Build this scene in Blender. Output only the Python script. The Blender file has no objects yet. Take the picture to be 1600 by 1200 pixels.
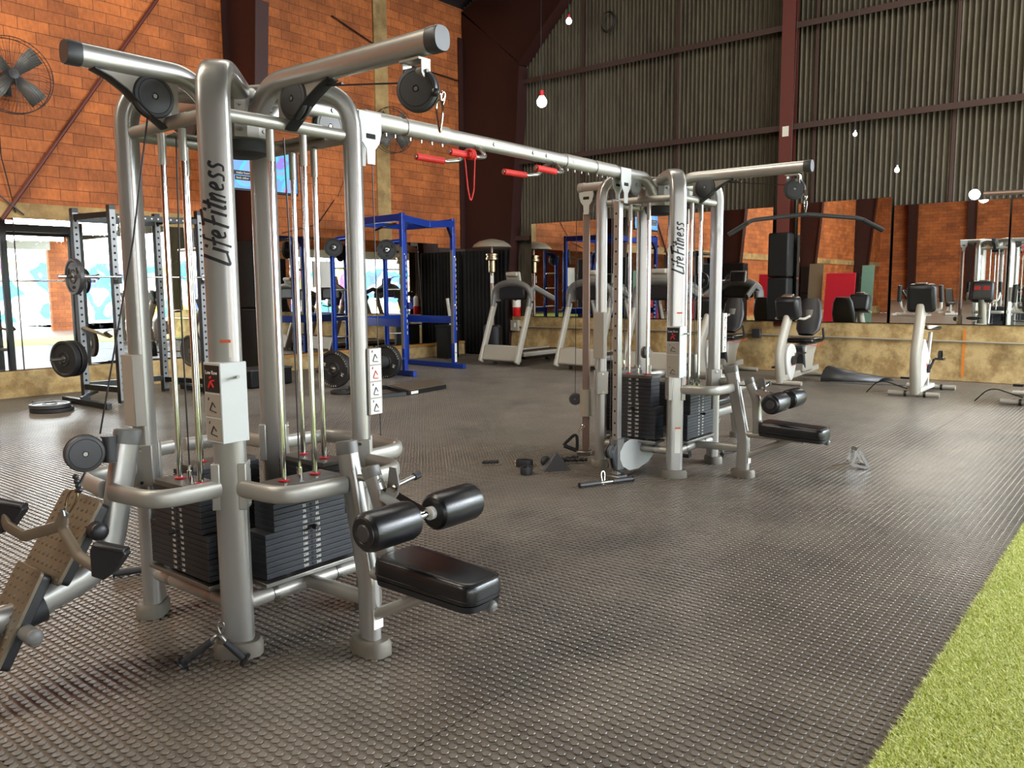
import bpy, math, random
import numpy as np
from mathutils import Vector, Matrix
R = math.radians
random.seed(7)
rng = np.random.default_rng(7)
SC = bpy.context.scene
COL = SC.collection

# ------------------------------------------------------------------ camera
cam_d = bpy.data.cameras.new('camera')
cam = bpy.data.objects.new('camera', cam_d)
COL.objects.link(cam)
YAW, PIT, ROL, FPX, CAMH = R(38.9), R(6.65), R(-.45), 1280.0, 1.5
_f = Vector((math.cos(YAW)*math.cos(PIT), math.sin(YAW)*math.cos(PIT), -math.sin(PIT)))
_r = Vector((math.sin(YAW), -math.cos(YAW), 0))
_d = _f.cross(_r)
_r2 = _r*math.cos(ROL) - _d*math.sin(ROL)
_d2 = _r*math.sin(ROL) + _d*math.cos(ROL)
m = Matrix((_r2, -_d2, -_f)).transposed().to_4x4()
m.translation = (0, 0, CAMH)
cam.matrix_world = m
cam_d.sensor_fit = 'HORIZONTAL'
cam_d.sensor_width = 36
cam_d.lens = 36*FPX/1600
cam_d.clip_start = .05
cam_d.clip_end = 200
SC.camera = cam

# ------------------------------------------------------------------ world, light, exposure
w = bpy.data.worlds.new('sky'); SC.world = w
w.use_nodes = True
bg = w.node_tree.nodes['Background']
bg.inputs[0].default_value = (.80, .90, 1, 1)
bg.inputs[1].default_value = 9.0
SC.view_settings.view_transform = 'Standard'
SC.view_settings.look = 'None'
SC.view_settings.exposure = 0.36
SC.view_settings.gamma = 1.0
SC.view_settings.use_curve_mapping = False
SC.cycles.max_bounces = 7
SC.cycles.diffuse_bounces = 3
SC.cycles.glossy_bounces = 5
SC.cycles.caustics_reflective = False
SC.cycles.caustics_refractive = False
SC.cycles.sample_clamp_indirect = 6.0
SC.cycles.blur_glossy = .5

def area(name, loc, aim, sx, sy, power, color):
    d = bpy.data.lights.new(name, 'AREA')
    d.shape = 'RECTANGLE'; d.size = sx; d.size_y = sy; d.energy = power; d.color = color
    o = bpy.data.objects.new(name, d); COL.objects.link(o)
    o.location = loc
    o.rotation_euler = (Vector(aim)-Vector(loc)).to_track_quat('-Z', 'Y').to_euler()
    return o
sun_d = bpy.data.lights.new('sun', 'SUN'); sun_d.energy = 12.0; sun_d.angle = R(1); sun_d.color = (1, .95, .86)
sun = bpy.data.objects.new('sun', sun_d); COL.objects.link(sun)
sun.rotation_euler = Vector((.5, -.6, -.75)).to_track_quat('-Z', 'Y').to_euler()
# fill lamps added above the roller doors and under the closed roof
area('added_fill_front', (9.6, -7.2, 4.6), (6.5, 3, 1.0), 8.0, 2.6, 1300, (.88, .94, 1))  # added lamp for the door side, the wall over the doors is solid
area('added_fill_side', (14.3, -4.1, 4.6), (4, 3.5, .5), 6.4, 2.2, 900, (.88, .94, 1))  # added lamp over the side door, no translucent sheets there
area('added_fill_camera_bay', (-1.5, 6.5, 8.2), (1.0, 10.5, 2), 5, 2, 560, (1, .90, .74))  # added fill for the left brick wall, the roof has no opening
area('added_fill_middle_bay', (6.5, 5.5, 8.6), (7.5, 6.5, 0), 6, 2.2, 220, (1, .94, .84))  # added fill over the cable station, not a roof window
area('added_fill_far_bay', (11.0, -.5, 7.0), (13.5, 1.5, 1.5), 4, 2, 160, (1, .95, .86))  # added fill toward the right end of the corrugated wall

area('added_fill_back_bay', (-10, 6.0, 8.4), (-10, 9, 0), 9, 2.5, 900, (1, .93, .82))  # added lamp to brighten the back hall reflected in the mirrors

# ------------------------------------------------------------------ materials
MATS = {}
def nodes(name):
    m = bpy.data.materials.new(name); m.use_nodes = True
    nt = m.node_tree; b = nt.nodes['Principled BSDF']
    MATS[name] = m
    return m, nt, b
def L(nt, a, b): nt.links.new(a, b)
def N(nt, t, **k):
    n = nt.nodes.new(t)
    for a, v in k.items(): setattr(n, a, v)
    return n
def srgb(c):
    return tuple(((x/255)/12.92 if x/255 <= .04045 else ((x/255+.055)/1.055)**2.4) for x in c)+(1,)
def mat(name, col, rough=.5, metal=0., var=.12, scale=9., bump=0., spec=.5, coat=0., bscale=None, emit=None, estr=1.):
    """plain surface with mild procedural variation in tone and gloss"""
    m, nt, b = nodes(name)
    c = srgb(col)
    tc = N(nt, 'ShaderNodeTexCoord')
    no = N(nt, 'ShaderNodeTexNoise'); no.inputs['Scale'].default_value = scale; no.inputs['Detail'].default_value = 4
    L(nt, tc.outputs['Object'], no.inputs['Vector'])
    mx = N(nt, 'ShaderNodeMixRGB')
    mx.inputs[1].default_value = tuple(x*(1-var) for x in c[:3])+(1,)
    mx.inputs[2].default_value = tuple(min(1, x*(1+var)) for x in c[:3])+(1,)
    L(nt, no.outputs[0], mx.inputs[0]); L(nt, mx.outputs[0], b.inputs['Base Color'])
    mr = N(nt, 'ShaderNodeMapRange'); mr.inputs[3].default_value = max(0.02, rough*.85); mr.inputs[4].default_value = min(1, rough*1.15)
    L(nt, no.outputs[0], mr.inputs[0]); L(nt, mr.outputs[0], b.inputs['Roughness'])
    b.inputs['Metallic'].default_value = metal
    b.inputs['Specular IOR Level'].default_value = spec
    b.inputs['Coat Weight'].default_value = coat
    if bump:
        n2 = N(nt, 'ShaderNodeTexNoise'); n2.inputs['Scale'].default_value = bscale or scale*12; n2.inputs['Detail'].default_value = 3
        L(nt, tc.outputs['Object'], n2.inputs['Vector'])
        bp = N(nt, 'ShaderNodeBump'); bp.inputs['Strength'].default_value = bump; bp.inputs['Distance'].default_value = .004
        L(nt, n2.outputs[0], bp.inputs['Height']); L(nt, bp.outputs[0], b.inputs['Normal'])
    if emit:
        b.inputs['Emission Color'].default_value = srgb(emit); b.inputs['Emission Strength'].default_value = estr
    return m

mat('silver', (166, 164, 158), .33, .65, .05, 3, coat=.3)
mat('silver_dull', (160, 157, 148), .42, .5, .08, 6)
mat('warm_silver', (176, 168, 150), .40, .45, .06, 5)
mat('chrome', (225, 225, 222), .10, 1., .03, 20)
mat('steel', (150, 148, 142), .32, .9, .1, 20)
mat('holed_chrome', (205, 205, 200), .16, 1., .04, 20)
mat('brown_steel', (104, 92, 76), .45, .3, .08, 8)
mat('black_cloth', (14, 15, 15), .95, 0, .2, 8)
mat('rosy_steel', (150, 128, 116), .35, .7, .06, 8)
mat('black_plastic', (26, 26, 28), .42, 0, .15, 20, bump=.05)
mat('graphite', (66, 66, 67), .42, .25, .08, 14)
mat('grey_plastic', (105, 104, 100), .45, 0, .06, 14)
mat('pale_plastic', (168, 163, 150), .45, 0, .05, 9)
mat('dark_hole', (8, 8, 8), .8, 0, .1)
mat('rubber', (30, 30, 31), .6, 0, .2, 20, bump=.15)
mat('grey_rubber', (92, 88, 82), .7, 0, .12, 20, bump=.1)
mat('stack_plate', (44, 46, 50), .48, .25, .2, 8)
mat('stack_plate_top', (88, 84, 78), .5, .3, .1, 8)
mat('vinyl', (16, 17, 19), .30, 0, .15, 8, bump=.12, bscale=160, spec=.6)
mat('vinyl_seam', (12, 12, 13), .5, 0, .1)
mat('cable', (18, 18, 18), .4, 0, .1)
mat('box_grey', (186, 188, 184), .45, 0, .04, 10)
mat('white_paint', (214, 212, 204), .5, 0, .05, 10)
mat('label_white', (226, 224, 214), .55, 0, .04, 30)
mat('label_orange', (200, 92, 50), .55, 0, .06, 30)
mat('label_black', (18, 18, 20), .5, 0, .1)
mat('placard_grey', (150, 142, 130), .5, 0, .06, 10)
mat('red_collar', (190, 22, 34), .4, 0, .1)
mat('red_grip', (208, 38, 28), .6, 0, .15, 60, bump=.3)
mat('red_paint', (196, 22, 26), .35, 0, .08)
mat('red_mat', (205, 26, 48), .6, 0, .06, 4)
mat('blue_steel', (12, 54, 150), .34, .25, .12, 5, coat=.2)
mat('dark_blue', (16, 30, 92), .4, .2, .1, 5)
mat('black_steel', (15, 16, 18), .42, .2, .15, 10)
mat('holed_grey', (120, 122, 122), .42, .5, .08, 10)
mat('yellow_plastic', (226, 168, 24), .4, 0, .06)
mat('wood', (176, 128, 62), .6, 0, .15, 6)
mat('footplate', (104, 94, 76), .5, .25, .12, 14)
mat('oxide_red', (50, 20, 16), .55, .1, .28, 3, bump=.1)
mat('oxide_lit', (92, 38, 30), .55, .1, .2, 3)  # lighter copy of oxide_red, the light on it put into the colour
mat('girt_brown', (64, 44, 38), .6, .1, .2, 3)
mat('brass', (150, 134, 108), .34, 1., .08)
mat('bulb', (255, 255, 250), .3, 0, 0, emit=(235, 245, 255), estr=25.)
mat('pad_black', (10, 11, 11), .6, 0, .15, 5, bump=.1, spec=.3)
mat('tan_bench', (128, 112, 88), .6, 0, .1, 7)
mat('dark_green', (40, 66, 52), .6, 0, .2, 9)
mat('pale_green', (122, 160, 142), .6, 0, .1, 9)
mat('orange_line', (222, 130, 40), .7, 0, .15, 30)
mat('foot_grey', (104, 98, 86), .55, .1, .12, 14)
mat('brush_black', (10, 10, 12), .4, 0, .05)

def mat_brick(name='brick', axis=0):
    m, nt, b = nodes(name)
    tc = N(nt, 'ShaderNodeTexCoord'); sx = N(nt, 'ShaderNodeSeparateXYZ'); cb = N(nt, 'ShaderNodeCombineXYZ')
    L(nt, tc.outputs['Object'], sx.inputs[0]); L(nt, sx.outputs[axis], cb.inputs[0]); L(nt, sx.outputs[2], cb.inputs[1])
    wn = N(nt, 'ShaderNodeTexNoise'); wn.inputs['Scale'].default_value = 2.2; wn.inputs['Detail'].default_value = 3
    L(nt, cb.outputs[0], wn.inputs['Vector'])
    vm = N(nt, 'ShaderNodeVectorMath', operation='MULTIPLY_ADD'); vm.inputs[1].default_value = (.02, .03, 0)
    L(nt, wn.outputs['Color'], vm.inputs[0]); L(nt, cb.outputs[0], vm.inputs[2])
    br = N(nt, 'ShaderNodeTexBrick'); br.offset = .45
    br.inputs['Scale'].default_value = 1; br.inputs['Brick Width'].default_value = .42; br.inputs['Row Height'].default_value = .168
    br.inputs['Mortar Size'].default_value = .0042; br.inputs['Mortar Smooth'].default_value = .4; br.inputs['Bias'].default_value = -.1
    br.inputs['Color1'].default_value = srgb((190, 108, 54)); br.inputs['Color2'].default_value = srgb((156, 86, 44))
    br.inputs['Mortar'].default_value = srgb((84, 52, 30))
    L(nt, vm.outputs[0], br.inputs['Vector'])
    n1 = N(nt, 'ShaderNodeTexNoise'); n1.inputs['Scale'].default_value = 1.1; n1.inputs['Detail'].default_value = 6; n1.inputs['Roughness'].default_value = .65
    L(nt, cb.outputs[0], n1.inputs['Vector'])
    r1 = N(nt, 'ShaderNodeMapRange'); r1.inputs[1].default_value = .3; r1.inputs[2].default_value = .7; r1.inputs[3].default_value = .60; r1.inputs[4].default_value = 1.26
    L(nt, n1.outputs[0], r1.inputs[0])
    n3 = N(nt, 'ShaderNodeTexNoise'); n3.inputs['Scale'].default_value = 26; n3.inputs['Detail'].default_value = 5
    mp = N(nt, 'ShaderNodeMapping'); mp.inputs['Scale'].default_value = (1, .35, 1)
    L(nt, cb.outputs[0], mp.inputs[0]); L(nt, mp.outputs[0], n3.inputs['Vector'])
    r3 = N(nt, 'ShaderNodeMapRange'); r3.inputs[1].default_value = .35; r3.inputs[2].default_value = .65; r3.inputs[3].default_value = .86; r3.inputs[4].default_value = 1.12
    L(nt, n3.outputs[0], r3.inputs[0])
    mm = N(nt, 'ShaderNodeMath', operation='MULTIPLY'); L(nt, r1.outputs[0], mm.inputs[0]); L(nt, r3.outputs[0], mm.inputs[1])
    mu = N(nt, 'ShaderNodeVectorMath', operation='SCALE'); L(nt, br.outputs['Color'], mu.inputs[0]); L(nt, mm.outputs[0], mu.inputs['Scale'])
    # pale mortar splashes, a stain with its own shape
    v = N(nt, 'ShaderNodeTexNoise'); v.inputs['Scale'].default_value = 7; v.inputs['Detail'].default_value = 8; v.inputs['Roughness'].default_value = .75
    L(nt, cb.outputs[0], v.inputs['Vector'])
    vr = N(nt, 'ShaderNodeMapRange'); vr.inputs[1].default_value = .62; vr.inputs[2].default_value = .74; vr.inputs[4].default_value = .55
    L(nt, v.outputs[0], vr.inputs[0])
    mx = N(nt, 'ShaderNodeMixRGB'); L(nt, vr.outputs[0], mx.inputs[0]); L(nt, mu.outputs[0], mx.inputs[1]); mx.inputs[2].default_value = srgb((206, 160, 104))
    L(nt, mx.outputs[0], b.inputs['Base Color'])
    b.inputs['Roughness'].default_value = .75
    bp = N(nt, 'ShaderNodeBump'); bp.inputs['Strength'].default_value = .6; bp.inputs['Distance'].default_value = .01; bp.invert = True
    L(nt, br.outputs['Fac'], bp.inputs['Height']); 
    b2 = N(nt, 'ShaderNodeBump'); b2.inputs['Strength'].default_value = .3; b2.inputs['Distance'].default_value = .01
    L(nt, n3.outputs[0], b2.inputs['Height']); L(nt, bp.outputs[0], b2.inputs['Normal']); L(nt, b2.outputs[0], b.inputs['Normal'])
mat_brick()
mat_brick('brick_back', 1)

def mat_two(name, c1, c2, c3, scale, stretch=(1, 1, 1), rough=.7, lo=.35, hi=.65, crack=.0, bump=.3, spec=.4):
    """stained surface: two tones mixed by noise, a third as blotches"""
    m, nt, b = nodes(name)
    tc = N(nt, 'ShaderNodeTexCoord'); mp = N(nt, 'ShaderNodeMapping'); mp.inputs['Scale'].default_value = stretch
    L(nt, tc.outputs['Object'], mp.inputs[0])
    n1 = N(nt, 'ShaderNodeTexNoise'); n1.inputs['Scale'].default_value = scale; n1.inputs['Detail'].default_value = 7; n1.inputs['Roughness'].default_value = .65
    L(nt, mp.outputs[0], n1.inputs['Vector'])
    r1 = N(nt, 'ShaderNodeMapRange'); r1.inputs[1].default_value = lo; r1.inputs[2].default_value = hi
    L(nt, n1.outputs[0], r1.inputs[0])
    mx = N(nt, 'ShaderNodeMixRGB'); mx.inputs[1].default_value = srgb(c1); mx.inputs[2].default_value = srgb(c2)
    L(nt, r1.outputs[0], mx.inputs[0])
    n2 = N(nt, 'ShaderNodeTexNoise'); n2.inputs['Scale'].default_value = scale*.35; n2.inputs['Detail'].default_value = 8; n2.inputs['Roughness'].default_value = .7
    L(nt, mp.outputs[0], n2.inputs['Vector'])
    r2 = N(nt, 'ShaderNodeMapRange'); r2.inputs[1].default_value = .54; r2.inputs[2].default_value = .72; r2.inputs[4].default_value = .8
    L(nt, n2.outputs[0], r2.inputs[0])
    m2 = N(nt, 'ShaderNodeMixRGB'); m2.inputs[2].default_value = srgb(c3)
    L(nt, r2.outputs[0], m2.inputs[0]); L(nt, mx.outputs[0], m2.inputs[1]); L(nt, m2.outputs[0], b.inputs['Base Color'])
    b.inputs['Roughness'].default_value = rough; b.inputs['Specular IOR Level'].default_value = spec
    n4 = N(nt, 'ShaderNodeTexNoise'); n4.inputs['Scale'].default_value = scale*8; n4.inputs['Detail'].default_value = 5
    L(nt, tc.outputs['Object'], n4.inputs['Vector'])
    bp = N(nt, 'ShaderNodeBump'); bp.inputs['Strength'].default_value = bump; bp.inputs['Distance'].default_value = .01
    L(nt, n4.outputs[0], bp.inputs['Height']); L(nt, bp.outputs[0], b.inputs['Normal'])
    return m
mat_two('concrete', (204, 178, 126), (158, 130, 84), (92, 74, 50), 3.2, rough=.8, lo=.42, hi=.6, bump=.5)
mat_two('pilaster', (186, 158, 108), (150, 122, 80), (104, 84, 58), 3.0, rough=.85)
mat_two('cement_sheet', (88, 81, 66), (70, 63, 50), (44, 39, 33), 3.5, (.6, 2.5, .35), rough=.7)
mat_two('floor_rubber', (122, 113, 101), (100, 93, 84), (60, 57, 54), 1.6, rough=.33, bump=.1, spec=.7)
mat_two('floor_under', (30, 28, 26), (24, 22, 20), (18, 17, 16), 2.2, rough=.8)
mat_two('outdoor_concrete', (190, 190, 186), (170, 170, 165), (140, 140, 136), 1.2, rough=.9)
mat_two('roof_dark', (40, 22, 18), (30, 18, 15), (22, 14, 12), 1.5, rough=.8)
mat_two('turf', (188, 198, 96), (150, 166, 66), (204, 208, 128), 40, rough=.8, bump=.8)

def mat_mirror():
    m, nt, b = nodes('mirror')
    b.inputs['Base Color'].default_value = (.86, .87, .84, 1); b.inputs['Metallic'].default_value = 1
    tc = N(nt, 'ShaderNodeTexCoord'); no = N(nt, 'ShaderNodeTexNoise'); no.inputs['Scale'].default_value = 30; no.inputs['Detail'].default_value = 5
    L(nt, tc.outputs['Object'], no.inputs['Vector'])
    mr = N(nt, 'ShaderNodeMapRange'); mr.inputs[1].default_value = .5; mr.inputs[2].default_value = .9; mr.inputs[3].default_value = .0; mr.inputs[4].default_value = .06
    L(nt, no.outputs[0], mr.inputs[0]); L(nt, mr.outputs[0], b.inputs['Roughness'])
mat_mirror()
def mat_blades():
    m, nt, b = nodes('grass_blades')
    at = N(nt, 'ShaderNodeNewGeometry')
    rr = N(nt, 'ShaderNodeValToRGB')
    e = rr.color_ramp.elements; e[0].color = srgb((166, 182, 74)); e[1].color = srgb((246, 246, 192))
    x = rr.color_ramp.elements.new(.5); x.color = srgb((220, 226, 118))
    L(nt, at.outputs['Random Per Island'], rr.inputs[0]); L(nt, rr.outputs[0], b.inputs['Base Color'])
    b.inputs['Roughness'].default_value = .5
    b.inputs['Transmission Weight'].default_value = 0
mat_blades()

# ------------------------------------------------------------------ mesh helpers
def fillet(pts, rad, n=6):
    """round the corners of a polyline"""
    P = [Vector(p) for p in pts]
    out = [P[0]]
    for i in range(1, len(P)-1):
        a, b, c = P[i-1], P[i], P[i+1]
        r = rad[i-1] if isinstance(rad, (list, tuple)) else rad
        d1 = (a-b); d2 = (c-b)
        ang = d1.angle(d2)
        if r <= 0 or ang > math.pi-.02: out.append(b); continue
        t = min(r/math.tan(ang/2), d1.length*.49, d2.length*.49)
        p1 = b+d1.normalized()*t; p2 = b+d2.normalized()*t
        for k in range(n+1):
            s = k/n
            out.append(p1*(1-s)**2 + b*2*s*(1-s) + p2*s*s)
    out.append(P[-1])
    return out

class MB:
    def __init__(s): s.v = []; s.f = []; s.T = None
    def _add(s, vs, fs):
        o = len(s.v)
        s.v += [tuple((s.T @ Vector(v)) if s.T else v) for v in vs]
        s.f += [tuple(i+o for i in f) for f in fs]
        return s
    def box(s, c, d, rot=None, taper=None):
        hx, hy, hz = d[0]/2, d[1]/2, d[2]/2
        tx, ty = taper or (1, 1)
        vs = [Vector((x*(tx if z > 0 else 1), y*(ty if z > 0 else 1), z)) for z in (-hz, hz) for x, y in ((-hx, -hy), (hx, -hy), (hx, hy), (-hx, hy))]
        if rot is not None:
            q = rot if isinstance(rot, Matrix) else Matrix.Rotation(rot, 3, 'Z')
            vs = [q @ v for v in vs]
        vs = [v+Vector(c) for v in vs]
        return s._add([tuple(v) for v in vs], [(3, 2, 1, 0), (4, 5, 6, 7), (0, 1, 5, 4), (1, 2, 6, 5), (2, 3, 7, 6), (3, 0, 4, 7)])
    def bar(s, a, b, w, h, up=(0, 0, 1)):
        """box from a to b, w across, h along up"""
        a = Vector(a); b = Vector(b); z = (b-a); ln = z.length; z.normalize()
        u = Vector(up); x = u.cross(z)
        if x.length < 1e-4: x = Vector((1, 0, 0)).cross(z)
        x.normalize(); y = z.cross(x)
        q = Matrix((x, y, z)).transposed()
        return s.box((a+b)/2, (w, h, ln), q)
    def tube(s, path, r, seg=14, up=(0, 0, 1), caps=True, n=2.0, closed=False, rr=None):
        """sweep; r a radius or (a along the frame's x, b along its y); up fixes the frame's y"""
        P = [Vector(p) for p in path]
        a, b = r if isinstance(r, (tuple, list)) else (r, r)
        m = len(P); T = []
        for i in range(m):
            if closed: t = P[(i+1) % m]-P[i-1]
            else: t = P[min(i+1, m-1)]-P[max(i-1, 0)]
            T.append(t.normalized())
        y = Vector(up); y = y-T[0]*y.dot(T[0])
        if y.length < 1e-4: y = Vector((1, 0, 0)); y = y-T[0]*y.dot(T[0])
        y.normalize()
        vs = []
        for i in range(m):
            y = y-T[i]*y.dot(T[i]); y.normalize(); x = y.cross(T[i])
            k = rr[i] if rr else 1.
            for j in range(seg):
                t = 2*math.pi*(j+.5)/seg
                c, q = math.cos(t), math.sin(t)
                if n != 2.0:
                    g = (abs(c)**n+abs(q)**n)**(-1/n)
                else: g = 1
                vs.append(tuple(P[i]+x*(c*a*g*k)+y*(q*b*g*k)))
        fs = []
        for i in range(m if closed else m-1):
            i2 = (i+1) % m
            for j in range(seg):
                j2 = (j+1) % seg
                fs.append((i*seg+j, i*seg+j2, i2*seg+j2, i2*seg+j))
        if caps and not closed:
            fs.append(tuple(range(seg-1, -1, -1))); fs.append(tuple((m-1)*seg+j for j in range(seg)))
        return s._add(vs, fs)
    def cyl(s, a, b, r, seg=20, r2=None, caps=True):
        return s.tube([a, b], r, seg, caps=caps, rr=[1, (r2/r if r2 is not None else 1)])
    def lathe(s, prof, o=(0, 0, 0), axis=(0, 0, 1), seg=28, caps=True):
        """prof: (radius, height) pairs along axis"""
        z = Vector(axis).normalized(); x = z.orthogonal().normalized(); y = z.cross(x); o = Vector(o)
        vs = []; fs = []
        for (r, h) in prof:
            for j in range(seg):
                t = 2*math.pi*j/seg
                vs.append(tuple(o+z*h+x*(r*math.cos(t))+y*(r*math.sin(t))))
        for i in range(len(prof)-1):
            for j in range(seg):
                j2 = (j+1) % seg
                fs.append((i*seg+j, i*seg+j2, (i+1)*seg+j2, (i+1)*seg+j))
        if caps:
            fs.append(tuple(range(seg-1, -1, -1))); fs.append(tuple((len(prof)-1)*seg+j for j in range(seg)))
        return s._add(vs, fs)
    def prism(s, poly, o, ax, ay, th):
        """2-D outline poly in the plane (ax, ay) at o, th thick, centred"""
        o = Vector(o); ax = Vector(ax).normalized(); ay = Vector(ay).normalized(); az = ax.cross(ay).normalized()
        n = len(poly); vs = []
        for sgn in (-.5, .5):
            for p in poly: vs.append(tuple(o+ax*p[0]+ay*p[1]+az*(th*sgn)))
        fs = [tuple(range(n-1, -1, -1)), tuple(range(n, 2*n))]
        for i in range(n):
            j = (i+1) % n; fs.append((i, j, n+j, n+i))
        return s._add(vs, fs)
    def quad(s, a, b, c, d): return s._add([a, b, c, d], [(0, 1, 2, 3)])
    def ball(s, c, r, seg=14):
        rx = r if isinstance(r, (tuple, list)) else (r, r, r)
        k = seg//2; vs = []; fs = []
        for i in range(1, k):
            t = math.pi*i/k
            for j in range(seg):
                p = 2*math.pi*j/seg
                vs.append((c[0]+rx[0]*math.sin(t)*math.cos(p), c[1]+rx[1]*math.sin(t)*math.sin(p), c[2]-rx[2]*math.cos(t)))
        for i in range(k-2):
            for j in range(seg):
                j2 = (j+1) % seg; fs.append((i*seg+j, i*seg+j2, (i+1)*seg+j2, (i+1)*seg+j))
        nb = len(vs); vs += [(c[0], c[1], c[2]-rx[2]), (c[0], c[1], c[2]+rx[2])]
        for j in range(seg):
            j2 = (j+1) % seg
            fs.append((nb, j2, j)); fs.append((nb+1, (k-2)*seg+j, (k-2)*seg+j2))
        return s._add(vs, fs)
    def build(s, name, mt, parent=None, bevel=0, smooth=35, label=None, sub=0):
        me = bpy.data.meshes.new(name)
        off = WOFF.get(parent.name, None) if parent is not None and parent.name in WOFF else None
        vs = s.v if off is None else [(v[0]-off[0], v[1]-off[1], v[2]-off[2]) for v in s.v]
        me.from_pydata(vs, [], s.f); me.update()
        me.materials.append(MATS[mt] if isinstance(mt, str) else mt)
        if smooth:
            me.shade_smooth()
            me.set_sharp_from_angle(angle=R(smooth))
        o = bpy.data.objects.new(name, me); COL.objects.link(o)
        if parent is not None:
            o.parent = parent
            if parent.name in WOFF: WOFF[o.name] = WOFF[parent.name]
        if bevel:
            bm_ = o.modifiers.new('bevel', 'BEVEL'); bm_.width = bevel; bm_.segments = 2; bm_.limit_method = 'ANGLE'; bm_.angle_limit = R(40)
        if sub:
            sm = o.modifiers.new('sub', 'SUBSURF'); sm.levels = sub; sm.render_levels = sub
        if label: o['label'] = label
        return o
WOFF = {}      # things whose parts are written in world coordinates: name -> base
def thing(name, label, cat, loc=(0, 0, 0), rz=0, group=None, world=False):
    o = bpy.data.objects.new(name, None); COL.objects.link(o)
    o.location = loc; o.rotation_euler = (0, 0, rz); o.empty_display_size = .1
    o['label'] = label; o['category'] = cat
    if group: o['group'] = group
    if world: WOFF[o.name] = tuple(loc)
    return o
def tag(o, label, cat, group=None, kind=None):
    o['label'] = label; o['category'] = cat
    if group: o['group'] = group
    if kind: o['kind'] = kind
    return o
def struct(o):
    o['kind'] = 'structure'; return o
def dup(root, loc=None, rz=None, label=None, group=None):
    def rec(o, par):
        c = o.copy(); COL.objects.link(c)
        if par is not None: c.parent = par
        for ch in list(KIDS(o)): rec(ch, c)
        return c
    r = rec(root, None)
    if loc is not None: r.location = loc
    if rz is not None: r.rotation_euler = (0, 0, rz)
    if label: r['label'] = label
    if group: r['group'] = group
    return r
def KIDS(o): return [c for c in bpy.data.objects if c.parent == o]
# ------------------------------------------------------------------ the hall
XR, YB = 14.5, 12.95          # corrugated wall plane x, brick wall plane y
XL, YF = -20.0, -8.0
EAVE = 7.75
# floor: dark sub-floor, rubber mats with gaps, studs
b = MB(); b.box(((XL+XR)/2, (YF+YB)/2, -.03), (XR-XL+.6, YB-YF+.6, .04)); struct(b.build('floor', 'floor_under', smooth=0))
b = MB(); TX, TY = 1.824, 1.216
nx0, nx1 = int(XL//TX), int(XR//TX)+1
ny1 = int((YB-.64)//TY)+1
for i in range(nx0, nx1+1):
    for j in range(ny1+1):
        x0, x1 = i*TX+.9, (i+1)*TX+.9; y0, y1 = .64+j*TY, .64+(j+1)*TY
        x0 = max(x0, XL); x1 = min(x1, XR); y1 = min(y1, YB)
        if x1-x0 < .02 or y1-y0 < .02: continue
        b.box(((x0+x1)/2, (y0+y1)/2, -.011), (x1-x0-.006, y1-y0-.006, .010))
b.box(((XL+XR)/2, (YF-3.6)/2, -.008), (XR-XL, -3.6-YF, .010))
# studs: one small bevelled disc per cell of the mats that can be seen
PITCH = .038
gx = np.arange(XL+.5, XR-.02, PITCH); gy = np.arange(.64+PITCH/2, YB-.1, PITCH)
X, Y = np.meshgrid(gx, gy, indexing='ij'); X = X.ravel(); Y = Y.ravel()
fw = X*math.cos(YAW)+Y*math.sin(YAW); rt = X*math.sin(YAW)-Y*math.cos(YAW)
keep = (fw > 1.6) & (np.abs(rt) < fw*.66+.5) & (X < XR-.3)
X = X[keep]; Y = Y[keep]
D = np.hypot(X, Y)
floor_v = []; floor_f = []
def studs(X, Y, seg, name, rings):
    """coin studs, slightly undercut with a bevelled rim; rings: (radius, z) from below"""
    k = len(X); t = np.arange(seg)*2*np.pi/seg; m = len(rings)
    V = np.empty((k, m*seg, 3))
    for q, (r, z) in enumerate(rings):
        V[:, q*seg:(q+1)*seg, 0] = X[:, None]+np.cos(t)*r; V[:, q*seg:(q+1)*seg, 1] = Y[:, None]+np.sin(t)*r; V[:, q*seg:(q+1)*seg, 2] = z
    base = (np.arange(k)*m*seg)[:, None]; j = np.arange(seg); j2 = (j+1) % seg
    side = np.concatenate([np.stack([q*seg+j, q*seg+j2, (q+1)*seg+j2, (q+1)*seg+j], 1).ravel() for q in range(m-1)])
    li = np.concatenate([(base+side[None]), (base+(m-1)*seg+j[None])], 1)
    nper = seg*(m-1)+1
    sizes = np.tile(np.array([4]*(seg*(m-1))+[seg]), k); starts = np.concatenate([[0], np.cumsum(sizes)[:-1]])
    me = bpy.data.meshes.new(name)
    me.vertices.add(k*m*seg); me.vertices.foreach_set('co', V.ravel())
    me.loops.add(li.size); me.loops.foreach_set('vertex_index', li.ravel().astype(np.int32))
    me.polygons.add(k*nper); me.polygons.foreach_set('loop_start', starts.astype(np.int32))
    me.polygons.foreach_set('use_smooth', np.zeros(k*nper, dtype=bool))
    me.update(calc_edges=True)
    me.materials.append(MATS['floor_rubber'])
    o = bpy.data.objects.new(name, me); COL.objects.link(o)
    return o
mats = b.build('floor_mats', 'floor_rubber', smooth=0)
struct(mats)
o = studs(X[D < 5.5], Y[D < 5.5], 14, 'stud_field', ((.0116, -.0062), (.0145, -.0016), (.0133, 0))); o.parent = mats
o = studs(X[D >= 5.5], Y[D >= 5.5], 8, 'stud_field_far', ((.0116, -.0062), (.0145, -.0016), (.0133, 0))); o.parent = mats

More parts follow.
